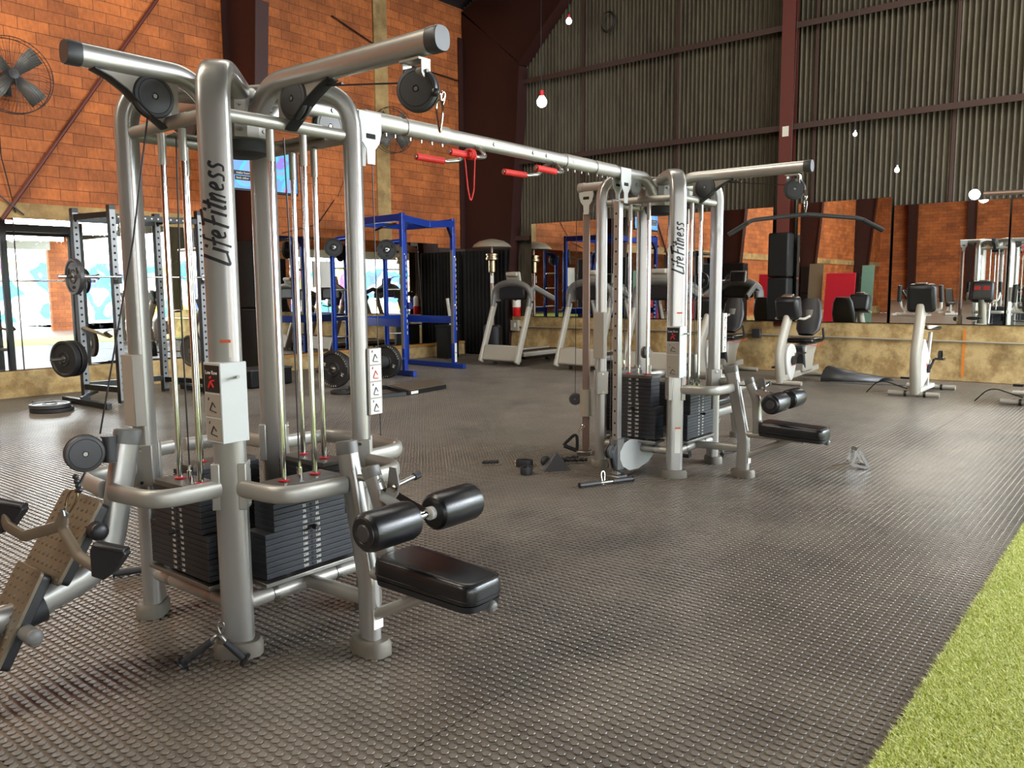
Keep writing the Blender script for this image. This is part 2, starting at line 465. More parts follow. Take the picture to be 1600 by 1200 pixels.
# turf strip
b = MB(); b.box((-.75+0, -1.45, -.004), (31, 4.16, .012)); tf = b.build('floor_turf', 'turf', smooth=0); struct(tf)
def blades(n, x0, x1, y0, y1):
    x = rng.uniform(x0, x1, n); y = rng.uniform(y0, y1, n); a = rng.uniform(0, 2*np.pi, n)
    h = rng.uniform(.008, .019, n); wd = rng.uniform(.0010, .0019, n)
    lean = rng.normal(0, .010, (n, 2)) + np.array([-.004, .004])
    ca, sa = np.cos(a)*wd, np.sin(a)*wd
    V = np.empty((n, 5, 3))
    z0 = .001
    V[:, 0] = np.stack([x-ca, y-sa, np.full(n, z0)], 1); V[:, 1] = np.stack([x+ca, y+sa, np.full(n, z0)], 1)
    V[:, 2] = np.stack([x+ca*.8+lean[:, 0]*.4, y+sa*.8+lean[:, 1]*.4, z0+h*.6], 1); V[:, 3] = np.stack([x-ca*.8+lean[:, 0]*.4, y-sa*.8+lean[:, 1]*.4, z0+h*.6], 1)
    V[:, 4] = np.stack([x+lean[:, 0], y+lean[:, 1], z0+h], 1)
    base = (np.arange(n)*5)[:, None]
    li = base+np.array([0, 1, 2, 3, 3, 2, 4])[None]
    sizes = np.tile([4, 3], n); starts = np.concatenate([[0], np.cumsum(sizes)[:-1]])
    me = bpy.data.meshes.new('turf_grass')
    me.vertices.add(n*5); me.vertices.foreach_set('co', V.ravel())
    me.loops.add(li.size); me.loops.foreach_set('vertex_index', li.ravel().astype(np.int32))
    me.polygons.add(2*n); me.polygons.foreach_set('loop_start', starts.astype(np.int32))
    me.update(calc_edges=True); me.materials.append(MATS['grass_blades'])
    o = bpy.data.objects.new('turf_grass', me); COL.objects.link(o)
    return o
g = blades(380000, 2.2, 6.3, -.5, .645)
tag(g, 'bright green artificial grass blades edging the studded rubber floor', 'artificial grass', kind='stuff')

# brick wall with the concrete plinth
b = MB(); b.box(((XL+XR)/2, YB+.12, EAVE/2), (XR-XL+.6, .24, EAVE)); struct(b.build('wall_left', 'brick', smooth=0))
b = MB(); b.box((11.84, YB-.01, EAVE/2), (.36, .06, EAVE)); struct(b.build('trim_1', 'pilaster', smooth=0))
b = MB(); b.box(((XL+8.0)/2, YB-.05, .19), (8.0-XL, .1, .38)); b.box((11.6, YB-.05, .12), (5.8, .1, .24)); struct(b.build('baseboard_left', 'concrete', smooth=0))
b = MB(); b.box((11.6, YB-.07, .27), (5.8, .1, .055)); struct(b.build('trim_2', 'wood', bevel=.004))
b = MB(); b.box(((XL+8.0)/2, YB-.012, 2.66), (8.0-XL, .03, .22)); struct(b.build('trim_3', 'pilaster', smooth=0))

# corrugated cement-sheet wall
def corrugated(name, x, y0, y1, z0, z1, pitch=.085, amp=.025, seg=8):
    n = int((y1-y0)/pitch*seg)
    ys = np.linspace(y0, y1, n+1); xs = x+amp*np.cos((ys-y0)/pitch*2*np.pi)
    vs = [(xs[i], ys[i], z) for z in (z0, z1) for i in range(n+1)]
    fs = [(i, i+1, n+2+i, n+1+i) for i in range(n)]
    b = MB(); b._add(vs, fs)
    return struct(b.build(name, 'cement_sheet', smooth=60))
DY = -.8    # side door: from here to the front corner
corrugated('wall_right', XR+.02, DY, YB+.1, .8, 12.4); corrugated('wall_right_upper', XR+.02, YF, DY, 3.5, 12.4)
b = MB(); b.box((XR+.14, (DY+YB)/2, 6.2), (.1, YB-DY+.6, 12.6)); b.box((XR+.14, (YF+DY)/2, 8.0), (.1, DY-YF+.6, 9.0)); struct(b.build('wall_right_backing', 'girt_brown', smooth=0))
b = MB(); b.box((XR+.02, (DY+YB)/2, .44), (.3, YB-DY, .88)); struct(b.build('baseboard_right', 'concrete', smooth=0))
# cover strips over the sheet joints
b = MB()
for y in (9.75, 7.6, 5.0, 2.85, .9):
    b.box((XR-.008, y, 6.2), (.02, .05, 10.6))
struct(b.build('trim_4', 'girt_brown', smooth=0))
# girts
for k, (z, y0) in enumerate(((2.62, 12.3), (4.25, 11.5), (5.92, 11.5), (7.55, 10.5))):
    y1 = 11.05 if k == 0 else YF+.1; b = MB(); b.bar((XR-.09, y1, z), (XR-.09, y0, z), .14, .05); b.bar((XR-.155, y1, z-.03), (XR-.155, y0, z-.03), .012, .085)
    struct(b.build('trim_%d' % (5+k), 'girt_brown', smooth=0))
# wind post between the girts
b = MB(); b.box((XR-.22, 5.42, 6), (.02, .22, 10.4)); b.box((XR-.12, 5.42, 6), (.18, .02, 10.4)); b.box((XR-.02, 5.42, 6), (.02, .2, 10.4)); b.box((XR-.15, 5.42, .9), (.25, .3, .04))
struct(b.build('trim_9', 'oxide_lit', smooth=0))
# roof and its tapered frames
RIDY, RIDZ = 2.5, 12.2
b = MB()
b.quad((XL-.3, YB+.3, EAVE), (XR+.3, YB+.3, EAVE), (XR+.3, RIDY, RIDZ), (XL-.3, RIDY, RIDZ))
b.quad((XL-.3, RIDY, RIDZ), (XR+.3, RIDY, RIDZ), (XR+.3, YF-.3, EAVE), (XL-.3, YF-.3, EAVE))
struct(b.build('ceiling', 'roof_dark', smooth=0))
def frame(x, name, lit='oxide_red', xf=None):
    """tapered portal leg against the brick wall and its rafter"""
    b = MB()
    t = .02; wv = .3 if x > 14 else .25
    d0 = 1.3 if x > 14 else .45; d1 = 1.75 if x > 14 else 1.0
    leg = [(YB-.02, 0), (YB-d0, 0), (YB-d1, 6.2), (YB-.02, 7.7)]
    b.prism([(p[0], p[1]) for p in leg], (x, 0, 0), (0, 1, 0), (0, 0, 1), t)
    b.bar((x, YB-d0-.01, 0), (x, YB-d1-.01, 6.2), wv, .025, up=(0, -1, .1))
    b.box((x, YB-.03, 3.4), (wv, .02, 7.4))
    sl = (RIDZ-EAVE)/(YB-RIDY)
    raf = [(YB-.02, 7.65), (YB-d1, 6.25), (YB-4.5, EAVE+4.5*sl-.8), (RIDY, RIDZ-.6), (RIDY, RIDZ-.05)]
    b.prism(raf, (x, 0, 0), (0, 1, 0), (0, 0, 1), t)
    b.bar((x, YB-d1, 6.25), (x, YB-4.5, EAVE+4.5*sl-.8), wv, .025, up=(0, -.4, 1)); b.bar((x, YB-4.5, EAVE+4.5*sl-.8), (x, RIDY, RIDZ-.6), wv, .025, up=(0, -.4, 1))
    b.bar((x, RIDY, RIDZ-.6), (x, YF+.3, EAVE-.6), wv, .3, up=(0, .4, 1))
    return struct(b.build(name, lit, smooth=0))
for k, x in enumerate((14.33, 8.37, .3, -7.6, -15.4)):
    frame(x, 'trim_%d' % (10+k))
# end walls
b = MB(); b.box((XL-.1, (YF+YB)/2, 6.1), (.2, YB-YF+.6, 12.2)); struct(b.build('wall_back', 'brick_back', smooth=0))
for k, y in enumerate((11.2, 8.4, 5.6, 2.8, 0)):
    b = MB(); b.prism([(0, 0), (.5, 0), (1.1, 8.5), (0, 8.5)], (XL, y, 0), (1, 0, 0), (0, 0, 1), .3); struct(b.build('trim_%d' % (20+k), 'oxide_red', smooth=0))
# side with the roller doors: piers and the wall over them
b = MB()
DX = ((-9.5, -6.0), (-4.2, 4.0), (5.2, 13.6))
xs = [XL]
for a, c in DX: xs += [a, c]
xs.append(XR+.3)
for i in range(0, len(xs), 2):
    b.box(((xs[i]+xs[i+1])/2, YF-.1, 1.75), (xs[i+1]-xs[i], .2, 3.5))
b.box(((XL+XR)/2, YF-.1, 5.65), (XR-XL+.6, .2, 4.3))
struct(b.build('wall_front', 'brick', smooth=0))
b = MB()
for a, c in DX: b.box(((a+c)/2, YF+.1, 3.3), (c-a, .25, .4))
struct(b.build('trim_15', 'white_paint', smooth=0))
# outside: paving and a painted yard wall
b = MB(); b.box((0, -22, -.06), (80, 28, .1)); b.box((34, 0, -.06), (38, 30, .1)); struct(b.build('floor_yard', 'outdoor_concrete', smooth=0))
def mat_mural():
    m, nt, bb = nodes('mural')
    tc = N(nt, 'ShaderNodeTexCoord'); n = N(nt, 'ShaderNodeTexNoise'); n.inputs['Scale'].default_value = .45; n.inputs['Detail'].default_value = 2
    L(nt, tc.outputs['Object'], n.inputs['Vector'])
    rp = N(nt, 'ShaderNodeValToRGB'); rp.color_ramp.interpolation = 'EASE'
    cs = [(.30, (245, 240, 225)), (.42, (70, 90, 200)), (.48, (60, 190, 200)), (.54, (250, 250, 240)), (.6, (245, 215, 70)), (.68, (210, 70, 190)), (.75, (240, 240, 235))]
    e = rp.color_ramp.elements; e[0].position = cs[0][0]; e[0].color = srgb(cs[0][1]); e[1].position = cs[-1][0]; e[1].color = srgb(cs[-1][1])
    for p, c in cs[1:-1]:
        q = rp.color_ramp.elements.new(p); q.color = srgb(c)
    L(nt, n.outputs[0], rp.inputs[0]); L(nt, rp.outputs[0], bb.inputs['Base Color']); bb.inputs['Roughness'].default_value = .8
mat_mural()
b = MB(); b.box((8, -19, 1.5), (50, .2, 3.0)); b.box((25, -5, 1.5), (.2, 27, 3.0)); struct(b.build('wall_yard', 'mural', smooth=0))

# mirrors: slabs with real thickness, fixed to the walls
def mirror(name, p0, p1, z0, z1, nrm, label, tilt=0):
    """p0,p1: ends on plan; a dark backing board with a reflective sheet"""
    t = thing(name, label, 'mirror', ((p0[0]+p1[0])/2, (p0[1]+p1[1])/2, z0), world=True)
    n = Vector((nrm[0], nrm[1], 0)).normalized()
    def slab(off, th, e):
        b = MB(); a = Vector((p0[0], p0[1], 0)); c = Vector((p1[0], p1[1], 0)); d = (c-a).normalized()
        a2 = a+d*e; c2 = c-d*e
        mid = (a2+c2)/2+n*off
        q = Matrix.Rotation(tilt, 3, 'Y') @ Matrix.Rotation(math.atan2(d.y, d.x), 3, 'Z')
        b.box((mid.x-(.5*(z1-z0)*math.sin(-tilt)), mid.y, (z0+z1)/2), ((c2-a2).length, th, z1-z0-2*e), q)
        return b
    slab(.008, .012, 0).build('backing_board', 'black_steel', t, smooth=0)
    slab(.017, .006, .004).build('mirror_sheet', 'mirror', t, smooth=0)
    return t
MG = 'wall mirrors over the concrete plinth'
def lmir(x0, x1, z0, z1, lab): mirror('wall_mirror', (x0, YB-.03), (x1, YB-.03), z0, z1, (0, -1), lab)
def rmir(y0, y1, z0, z1, lab, tilt=0): mirror('wall_mirror', (XR-.14, y0), (XR-.14, y1), z0, z1, (-1, 0), lab, tilt)
lmir(1.2, 4.75, .39, 2.52, 'long wall mirror cut by the left picture edge, beside the black squat rack')
lmir(4.76, 7.9, .39, 2.55, 'tall wall mirror behind the black squat rack with the loaded barbell')
lmir(8.95, 11.25, .31, 2.5, 'wall mirror behind the plate posts of the blue power rack')
lmir(11.26, 13.4, .31, 2.5, 'wall mirror seen through the front uprights of the blue power rack')
lmir(13.41, 14.3, .31, 2.42, 'narrow dark wall mirror between the blue rack and the patio heater')
rmir(8.85, 11.0, .89, 2.89, 'wall mirror behind the first treadmill, next to the fire extinguisher')
rmir(7.2, 8.83, .89, 2.89, 'wall mirror behind the far cable tower')
rmir(5.62, 7.18, .89, 2.89, 'wall mirror left of the black padded post behind the far treadmill')
rmir(3.66, 5.18, .89, 2.92, 'wall mirror right of the black padded post, behind the lat bar')
rmir(2.0, 3.62, .89, 2.78, 'wall mirror behind the upright bike near the right of the wall', R(-.6))
rmir(.3, 1.98, .89, 2.78, 'wall mirror behind the bike cut off by the right picture edge', R(-.6))
# ------------------------------------------------------------------ the two-tower cable station
NX, NY = 2.17, 3.29          # near tower centre
FX, FY = 6.125, 3.36          # far tower centre
HC = .345                      # half spacing of the four columns
jungle = thing('cable_machine', 'silver two-tower cable station joined by a long overhead beam, weight stacks low inside each tower', 'cable machine', (NX, NY, 0), world=True)

def side_frame(cx, cy, k):
    """k 0: faces -y, 1: faces -x, 2: +y, 3: +x.  (u along the side, v outward, z up) -> world"""
    M = {0: ((1, 0), (0, -1)), 1: ((0, -1), (-1, 0)), 2: ((-1, 0), (0, 1)), 3: ((0, 1), (1, 0))}[k]
    (ux, uy), (vx, vy) = M
    return lambda u, v, z: Vector((cx+ux*u+vx*v, cy+uy*u+vy*v, z))

def column(cx, cy, sx, sy, logo):
    """oval upright bending over at the top towards the hub"""
    o = Vector((sx, sy, 0)).normalized(); c = Vector((cx, cy, 0)); base = c+Vector((sx*HC, sy*HC, 0))
    path = [base+Vector((0, 0, .03)), base+Vector((0, 0, 2.388)), c+o*.05+Vector((0, 0, 2.355))]
    b = MB(); b.tube(fillet(path, .17, 10), (.0625, .042), 36, up=o, n=3.6)
    col = b.build('column', 'silver', jungle, smooth=40)
    b = MB(); b.T = Matrix.Translation(base) @ Matrix.Rotation(math.atan2(o.y, o.x)+math.pi/2, 4, 'Z')
    b.tube([(0, -.01, 0), (0, -.01, .045), (0, -.01, .062)], (.098, .066), 28, up=(0, 1, 0), n=2.8, rr=[1, 1, .88])
    b.build('column_foot', 'foot_grey', col)
    # collars where the bumper rails bolt on
    for s in (-1, 1):
        b = MB(); b.T = Matrix.Translation(base) @ Matrix.Rotation(math.atan2(o.y, o.x)+math.pi/2, 4, 'Z')
        b.box((s*.052, 0, .715), (.034, .094, .19)); b.build('rail_collar', 'silver_dull', col, bevel=.004)
        for z in (.64, .79):
            b = MB(); b.T = Matrix.Translation(base) @ Matrix.Rotation(math.atan2(o.y, o.x)+math.pi/2, 4, 'Z')
            b.cyl((s*.06, 0, z), (s*.078, 0, z), .008, 6); b.build('bolt', 'chrome', col)
    return col, base, o

def section_offset(t, a=.0625, b=.042, n=3.6):
    x = min(abs(t)/a, .97)
    return b*(1-x**n)**(1/n)
GLY = {  # brushed capitals and small letters, each a list of strokes in a 1-high cell
 'L': (.62, [[(.42, 1.0), (.08, -.02), (.16, -.06), (.72, .06)]]),
 'i': (.22, [[(.16, .60), (.02, .0)], [(.22, .82), (.26, .92)]]),
 'f': (.36, [[(.52, .98), (.36, .98), (.06, -.12)], [(.04, .52), (.44, .58)]]),
 'e': (.46, [[(.06, .28), (.34, .38), (.36, .56), (.2, .60), (.04, .36), (.08, .06), (.34, .10)]]),
 'F': (.58, [[(.34, .92), (.08, -.06)], [(.06, .96), (.84, 1.06)], [(.14, .48), (.58, .56)]]),
 't': (.34, [[(.34, .92), (.08, .02), (.24, .04)], [(.04, .66), (.46, .72)]]),
 'n': (.52, [[(.14, .60), (.02, .0)], [(.08, .36), (.34, .62), (.40, .52), (.28, .02)]]),
 's': (.44, [[(.42, .56), (.24, .62), (.12, .46), (.32, .24), (.24, .04), (.0, .04)]]),
}
def logo(col, base, o, zc, length):
    """the maker's word mark running up the broad face of a column"""
    text = 'Life Fitness'; tw = 0
    for ch in text: tw += GLY[ch][0]+.06 if ch != ' ' else .02
    sc = length/tw; tan = Vector((0, 0, 1)).cross(o)      # seen from outside, tan points to the viewer's right
    x = 0; b = MB()
    for ch in text:
        if ch == ' ': x += .02; continue
        wd, strokes = GLY[ch]
        for st in strokes:
            pts = []
            for p in fillet([(q[0], q[1], 0) for q in st], .12, 4) if len(st) > 2 else [Vector((q[0], q[1], 0)) for q in st]:
                pts.append(Vector((x+p.x+.16*(p.y-.42), (p.y-.42)*1.25)))
            m = len(pts)
            for i in range(m-1):
                a, c = pts[i], pts[i+1]; d = (c-a)
                if d.length < 1e-4: continue
                nn = Vector((-d.y, d.x)).normalized(); wA = .088*(1-.45*i/m); wB = .088*(1-.45*(i+1)/m)
                a2 = a-d.normalized()*.02; c2 = c+d.normalized()*.02
                K = max(1, int((c2-a2).length/.08))
                for kk in range(K):
                    p0, p1 = a2.lerp(c2, kk/K), a2.lerp(c2, (kk+1)/K); w0, w1 = wA+(wB-wA)*kk/K, wA+(wB-wA)*(kk+1)/K
                    quad = [p0+nn*w0, p0-nn*w0, p1-nn*w1, p1+nn*w1]
                    vs = []
                    for up in (.0022, -.0005):
                        for q in quad:
                            t = -q.y*sc*1.0; z = zc-length/2+q.x*sc
                            vs.append(tuple(base+Vector((0, 0, z))+tan*t+o*(section_offset(t)+up)))
                    b._add(vs, [(0, 1, 2, 3), (7, 6, 5, 4), (0, 4, 5, 1), (1, 5, 6, 2), (2, 6, 7, 3), (3, 7, 4, 0)])
        x += wd+.06
    b.build('maker_name', 'brush_black', col, smooth=0)

TXT = {}
def plate_text(parent, s, P, X, Y, size, mt='label_white', name='numerals'):
    """raised lettering: X reading direction, Y up"""
    if (s, size, mt) not in TXT:
        cu = bpy.data.curves.new(name, 'FONT'); cu.body = s; cu.size = size; cu.align_x = 'CENTER'; cu.align_y = 'CENTER'; cu.extrude = .0004; cu.resolution_u = 2
        tmp = bpy.data.objects.new('tmp', cu); COL.objects.link(tmp)
        me = bpy.data.meshes.new_from_object(tmp.evaluated_get(bpy.context.evaluated_depsgraph_get()))
        bpy.data.objects.remove(tmp); bpy.data.curves.remove(cu)
        me.materials.clear(); me.materials.append(MATS[mt]); TXT[(s, size, mt)] = me
    o = bpy.data.objects.new(name, TXT[(s, size, mt)]); COL.objects.link(o)
    X = Vector(X).normalized(); Y = Vector(Y).normalized(); Z = X.cross(Y)
    M = Matrix((X, Y, Z)).transposed().to_4x4()
    M.translation = Vector(P)-Vector(WOFF.get(parent.name, (0, 0, 0)))
    o.parent = parent; o.matrix_local = M
    return o

def pulley(parent, P, axis, r=.078, name='pulley', mt='graphite', k=1.45):
    """grooved wheel between two dished covers with a hex bolt"""
    a = Vector(axis).normalized(); P = Vector(P)
    b = MB()
    for s in (-1, 1):
        b.lathe([(q[0]*r, q[1]*k) for q in ((.99, .004), (1, .007), (.985, .011), (.93, .0155), (.80, .0168), (.785, .0150), (.77, .0168), (.30, .0178), (.16, .0178), (.15, .012))], P, a*s, 40)
    pl = b.build(name, mt, parent, smooth=30)
    b = MB(); b.lathe([(r*.93, -.005), (r*.88, 0), (r*.93, .005)], P, a, 32); b.build('cable_wheel', 'dark_hole', pl)
    b = MB()
    for s in (-1, 1): b.cyl(P+a*s*.012, P+a*s*.0185*k, .009, 6)
    b.build('bolt', 'steel', pl)
    return pl

def stack(cx, cy, k, wide=.235, narrow=.19, top=.675, v1=.40, depth=.14, near=True, nlow=8, nup=7, pin=9, labels=None, wt='stack_plate'):
    S = side_frame(cx, cy, k); vc = v1-depth/2
    U = S(1, 0, 0)-S(0, 0, 0); V = S(0, 1, 0)-S(0, 0, 0); a = math.atan2(U.y, U.x)
    n = nlow+nup; z0 = .29; p = (top-.02-z0)/n
    root = None
    for i in range(n):
        hw = wide if i < nlow else narrow
        b = MB(); z = z0+p*(i+.5)
        b.box(S(0, vc, z), (2*hw, depth, p-.0022), a)
        o = b.build('weight_plate', wt, jungle, bevel=.0015, smooth=0)
        if root is None: root = o
    b = MB(); b.box(S(0, vc, top-.01), (.34, depth*1.04, .024), a); topp = b.build('stack_head', 'stack_plate_top', jungle, bevel=.002)
    b = MB(); b.cyl(S(0, vc, top), S(0, vc, top+.05), .013, 12); b.cyl(S(0, vc, top+.05), S(0, vc, top+.075), .009, 10); b.build('cable_anchor', 'chrome', topp)
    b = MB(); b.tube([S(0, vc, top+.07), S(0, vc, 1.4), S(0, vc-.02, 2.14)], .0035, 8); b.build('stack_cable', 'cable', jungle)
    for s in (-1, 1):
        b = MB(); b.cyl(S(s*.083, vc, .25), S(s*.083, vc, 2.16), .0125, 14); rd = b.build('guide_rod', 'chrome', jungle)
        b = MB(); b.cyl(S(s*.083, vc, 2.03), S(s*.083, vc, 2.16), .0165, 14); b.build('rod_sleeve', 'silver_dull', rd)
        b = MB(); b.lathe([(.019, 0), (.024, .003), (.024, .007), (.017, .010)], S(s*.083, vc, top+.001), seg=16); b.build('red_collar', 'red_collar', topp)
    # selector strip: holes and numbers
    b = MB()
    for i in range(n):
        z = z0+p*(i+.5); c = S(0, v1+.0006, z)
        b.cyl(c-V*.004, c+V*.0006, p*.26, 12)
    b.build('pin_holes', 'dark_hole', jungle)
    labels = labels or [260, 240, 220, 200, 180, 160, 140, 120, 100, 85, 70, 55, 40, 25, 10]
    for i in range(n):
        z = z0+p*(i+.5)
        for s in ((-1, 1) if near else (1, -1)):
            plate_text(topp, str(labels[i]), S(s*.034, v1+.0008, z), U, (0, 0, 1), p*.72, name='weight_number')
    z = z0+p*(pin-.5-1+.0)
    b = MB(); b.cyl(S(0, v1, z), S(0, v1+.02, z), .006, 10); b.tube([S(0, v1+.018, z), S(0, v1+.045, z)], .0125, 12, rr=[1, .85]); b.build('selector_pin', 'black_plastic', jungle)
    # rail the stack stands on
    b = MB(); b.box(S(0, vc, .268), (2*wide+.02, depth+.02, .018), a)
    for s in (-1, 1): b.box(S(s*.083, vc, .245), (.05, .05, .04), a)
    b.build('stack_base', 'steel', jungle, bevel=.002)

def rails(cx, cy, k, half=None, bumper=True):
    """bumper rails and lower cross tubes of one side"""
    S = side_frame(cx, cy, k); z = .705
    for s in ((-1, 1) if bumper else ()):
        b = MB(); pth = fillet([S(s*.335, .37, z), S(s*.315, .655, z), S(s*.035, .685, z)], .13, 8)
        b.tube(pth, (.022, .036), 20, up=(0, 0, 1), n=2.6); b.build('bumper_rail', 'silver_dull', jungle)
    b = MB(); b.tube([S(-.35, HC, .205), S(.35, HC, .205)], .032, 18); lb = b.build('lower_tube', 'silver_dull', jungle)
    for s in (-.17, .17):
        b = MB(); b.tube([S(s-.012, HC, .205), S(s+.012, HC, .205)], .035, 18); b.build('tube_clamp', 'steel', lb)
    b = MB(); b.tube([S(-.375, HC, 2.185), S(.375, HC, 2.185)], .026, 18); tt = b.build('upper_tube', 'silver_dull', jungle)
    b = MB(); b.box(S(0, HC-.03, 2.205), (.34, .09, .012) if k in (0, 2) else (.09, .34, .012)); b.build('rod_plate', 'silver_dull', tt, bevel=.004)

def arm(cx, cy, k, reach, gus=.34, cap=True, caps='graphite', strut=True, zt=2.37):
    """boom from the hub; gusset plates carry the first pulley"""
    S = side_frame(cx, cy, k); U = S(1, 0, 0)-S(0, 0, 0); V = S(0, 1, 0)-S(0, 0, 0)
    b = MB(); pth = fillet([S(0, .03, 2.17), S(0, .24, zt), S(0, reach-.04, zt)], .19, 9)
    b.tube(pth, (.038, .043), 26, up=(0, 0, 1), n=2.6); ar = b.build('boom_arm', 'silver', jungle, smooth=40)
    if cap:
        b = MB(); b.tube([S(0, reach-.055, zt), S(0, reach-.008, zt), S(0, reach, zt)], (.0405, .0455), 26, up=(0, 0, 1), n=2.6, rr=[1, 1, .93]); b.build('end_cap', caps, ar)
    # swoosh gusset: two cheeks and a dark edge strip
    e = gus
    dz = zt-2.37
    top = [(.30, 2.335+dz), (.30+e, 2.335+dz)]
    curve = [(.30+e, 2.328+dz), (.30+e*.82, 2.305+dz), (.30+e*.64, 2.275+dz*.7), (.30+e*.48, 2.240), (.30+e*.35, 2.205), (.30+e*.24, 2.18), (.36, 2.165)]
    poly = top+curve+[(.30, 2.20)]
    for s in (-1, 1):
        b = MB(); b.prism(poly, S(s*.012, 0, 0), V, (0, 0, 1), .003); b.build('gusset_plate', 'placard_grey', ar)
    b = MB(); b.tube([S(0, q[0], q[1]) for q in curve], (.030, .0055), 8, up=(0, 0, 1), n=5); b.build('gusset_edge', 'label_black', ar)
    pulley(jungle, S(0, .405, 2.283), U, .087)
    if strut:
        b = MB(); b.cyl(S(.0, HC-.005, 2.20), S(.0, HC-.005, 2.33), .0155, 14); b.build('strut', 'silver_dull', jungle)
    return S, ar

def hub(cx, cy):
    b = MB(); b.lathe([(.11, 2.15), (.135, 2.16), (.135, 2.22), (.118, 2.235), (.118, 2.36), (.10, 2.375)], (cx, cy, 0), seg=16); h = b.build('hub_casting', 'silver_dull', jungle, smooth=20)
    b = MB(); b.lathe([(.075, 2.09), (.115, 2.105), (.13, 2.15)], (cx, cy, 0), seg=24); b.build('hub_skirt', 'rubber', h)
    b = MB()
    for k in range(8):
        t = math.pi/4*k+.2; d = Vector((math.cos(t), math.sin(t), 0))
        for z in (2.19, 2.30): b.cyl(Vector((cx, cy, z))+d*.11, Vector((cx, cy, z))+d*.137, .008, 6)
    b.build('bolt', 'steel', h)

def placard_full(cx, cy, sx, sy, dark=True, z0=.90, z1=1.22):
    """box on a column: one cheek with exercise pictures, the other plain"""
    base = Vector((cx+sx*HC, cy+sy*HC, 0)); zc = (z0+z1)/2; h = z1-z0
    # square box turned with the machine: cheeks face along x and y
    b = MB(); b.box(base+Vector((sx*.012, sy*.012, zc)), (.118, .118, h)); bx = b.build('instruction_box', 'box_grey', jungle, bevel=.003)
    bp_ = MB(); bp_.cyl(base+Vector((.01, sy*.07, z1-.06)), base+Vector((-.02, sy*.115, z1-.055)), .006, 10); bp_.build('storage_peg', 'steel', bx)
    fx = base.x+sx*(.059+.012)
    yc = base.y+sy*.012
    def card(y0, y1, za, zb, mt, nm): 
        b = MB(); b.box((fx+sx*.0012, (y0+y1)/2, (za+zb)/2), (.0024, abs(y1-y0), abs(zb-za))); return b.build(nm, mt, bx, bevel=.002)
    card(yc-.052, yc+.052, z1-.118, z1-.010, 'label_black', 'title_card')
    card(yc-.052, yc+.052, z1-.215, z1-.124, 'placard_grey', 'picture_card')
    card(yc-.052, yc+.052, z0+.010, z1-.221, 'placard_grey', 'picture_card')
    X = Vector((0, -1, 0)) if sx < 0 else Vector((0, 1, 0))
    plate_text(bx, 'Low Row', (fx+sx*.003, yc, z1-.040), X, (0, 0, 1), .022, 'label_white', 'title_letters')
    # a seated figure in red on the title card, line figures on the grey ones
    def P(u, z): return Vector((fx+sx*.0032, yc, z))+X*u
    b = MB()
    for a, c, r in (((-.02, z1-.10), (-.005, z1-.075), .006), ((-.005, z1-.075), (.015, z1-.098), .005), ((.0, z1-.072), (.022, z1-.070), .004)):
        b.tube([P(*a), P(*c)], r*.8, 6)
    b.ball(P(-.004, z1-.060), .007, 8); b.build('exercise_figure', 'red_grip', bx)
    for zt in (z1-.17, z0+.055):
        b = MB()
        for a, c in (((-.02, zt-.02), (.0, zt+.012)), ((0, zt+.012), (.02, zt-.006)), ((-.02, zt-.02), (.024, zt-.026)), ((-.028, zt+.02), (-.024, zt+.03))): b.tube([P(*a), P(*c)], .0022, 6)
        b.build('exercise_figure', 'label_black', bx)
    return bx

def side_box(cx, cy, sx, sy, off, dim, face, z0, z1, cards):
    base = Vector((cx+sx*HC+off[0], cy+sy*HC+off[1], (z0+z1)/2))
    b = MB(); b.box(base, (dim[0], dim[1], z1-z0)); bx = b.build('instruction_box', 'placard_grey', jungle, bevel=.003)
    f = Vector(face); n = max(cards, 1)
    for i in range(cards):
        h = (z1-z0)/cards; zc = z0+h*(i+.5)
        d = (.003, dim[1]*.8, h*.92) if abs(f.x) > .5 else (dim[0]*.8, .003, h*.92)
        b = MB(); b.box((base.x+f.x*(dim[0]/2+.001), base.y+f.y*(dim[1]/2+.001), zc), d); cd = b.build('picture_card', 'white_paint', bx, smooth=0)
        X = Vector((0, 0, 1)).cross(f); c = Vector((base.x+f.x*(dim[0]/2+.004), base.y+f.y*(dim[1]/2+.004), zc))
        b = MB()
        for a_, c_ in (((-.014, -.02), (0, .012)), ((0, .012), (.012, -.008)), ((-.012, -.022), (.016, -.024)), ((-.018, .02), (-.016, .03))): b.tube([c+X*a_[0]+Vector((0, 0, a_[1])), c+X*c_[0]+Vector((0, 0, c_[1]))], .002, 6)
        b.build('exercise_figure', 'red_grip' if i == cards-2 else 'graphite', cd)
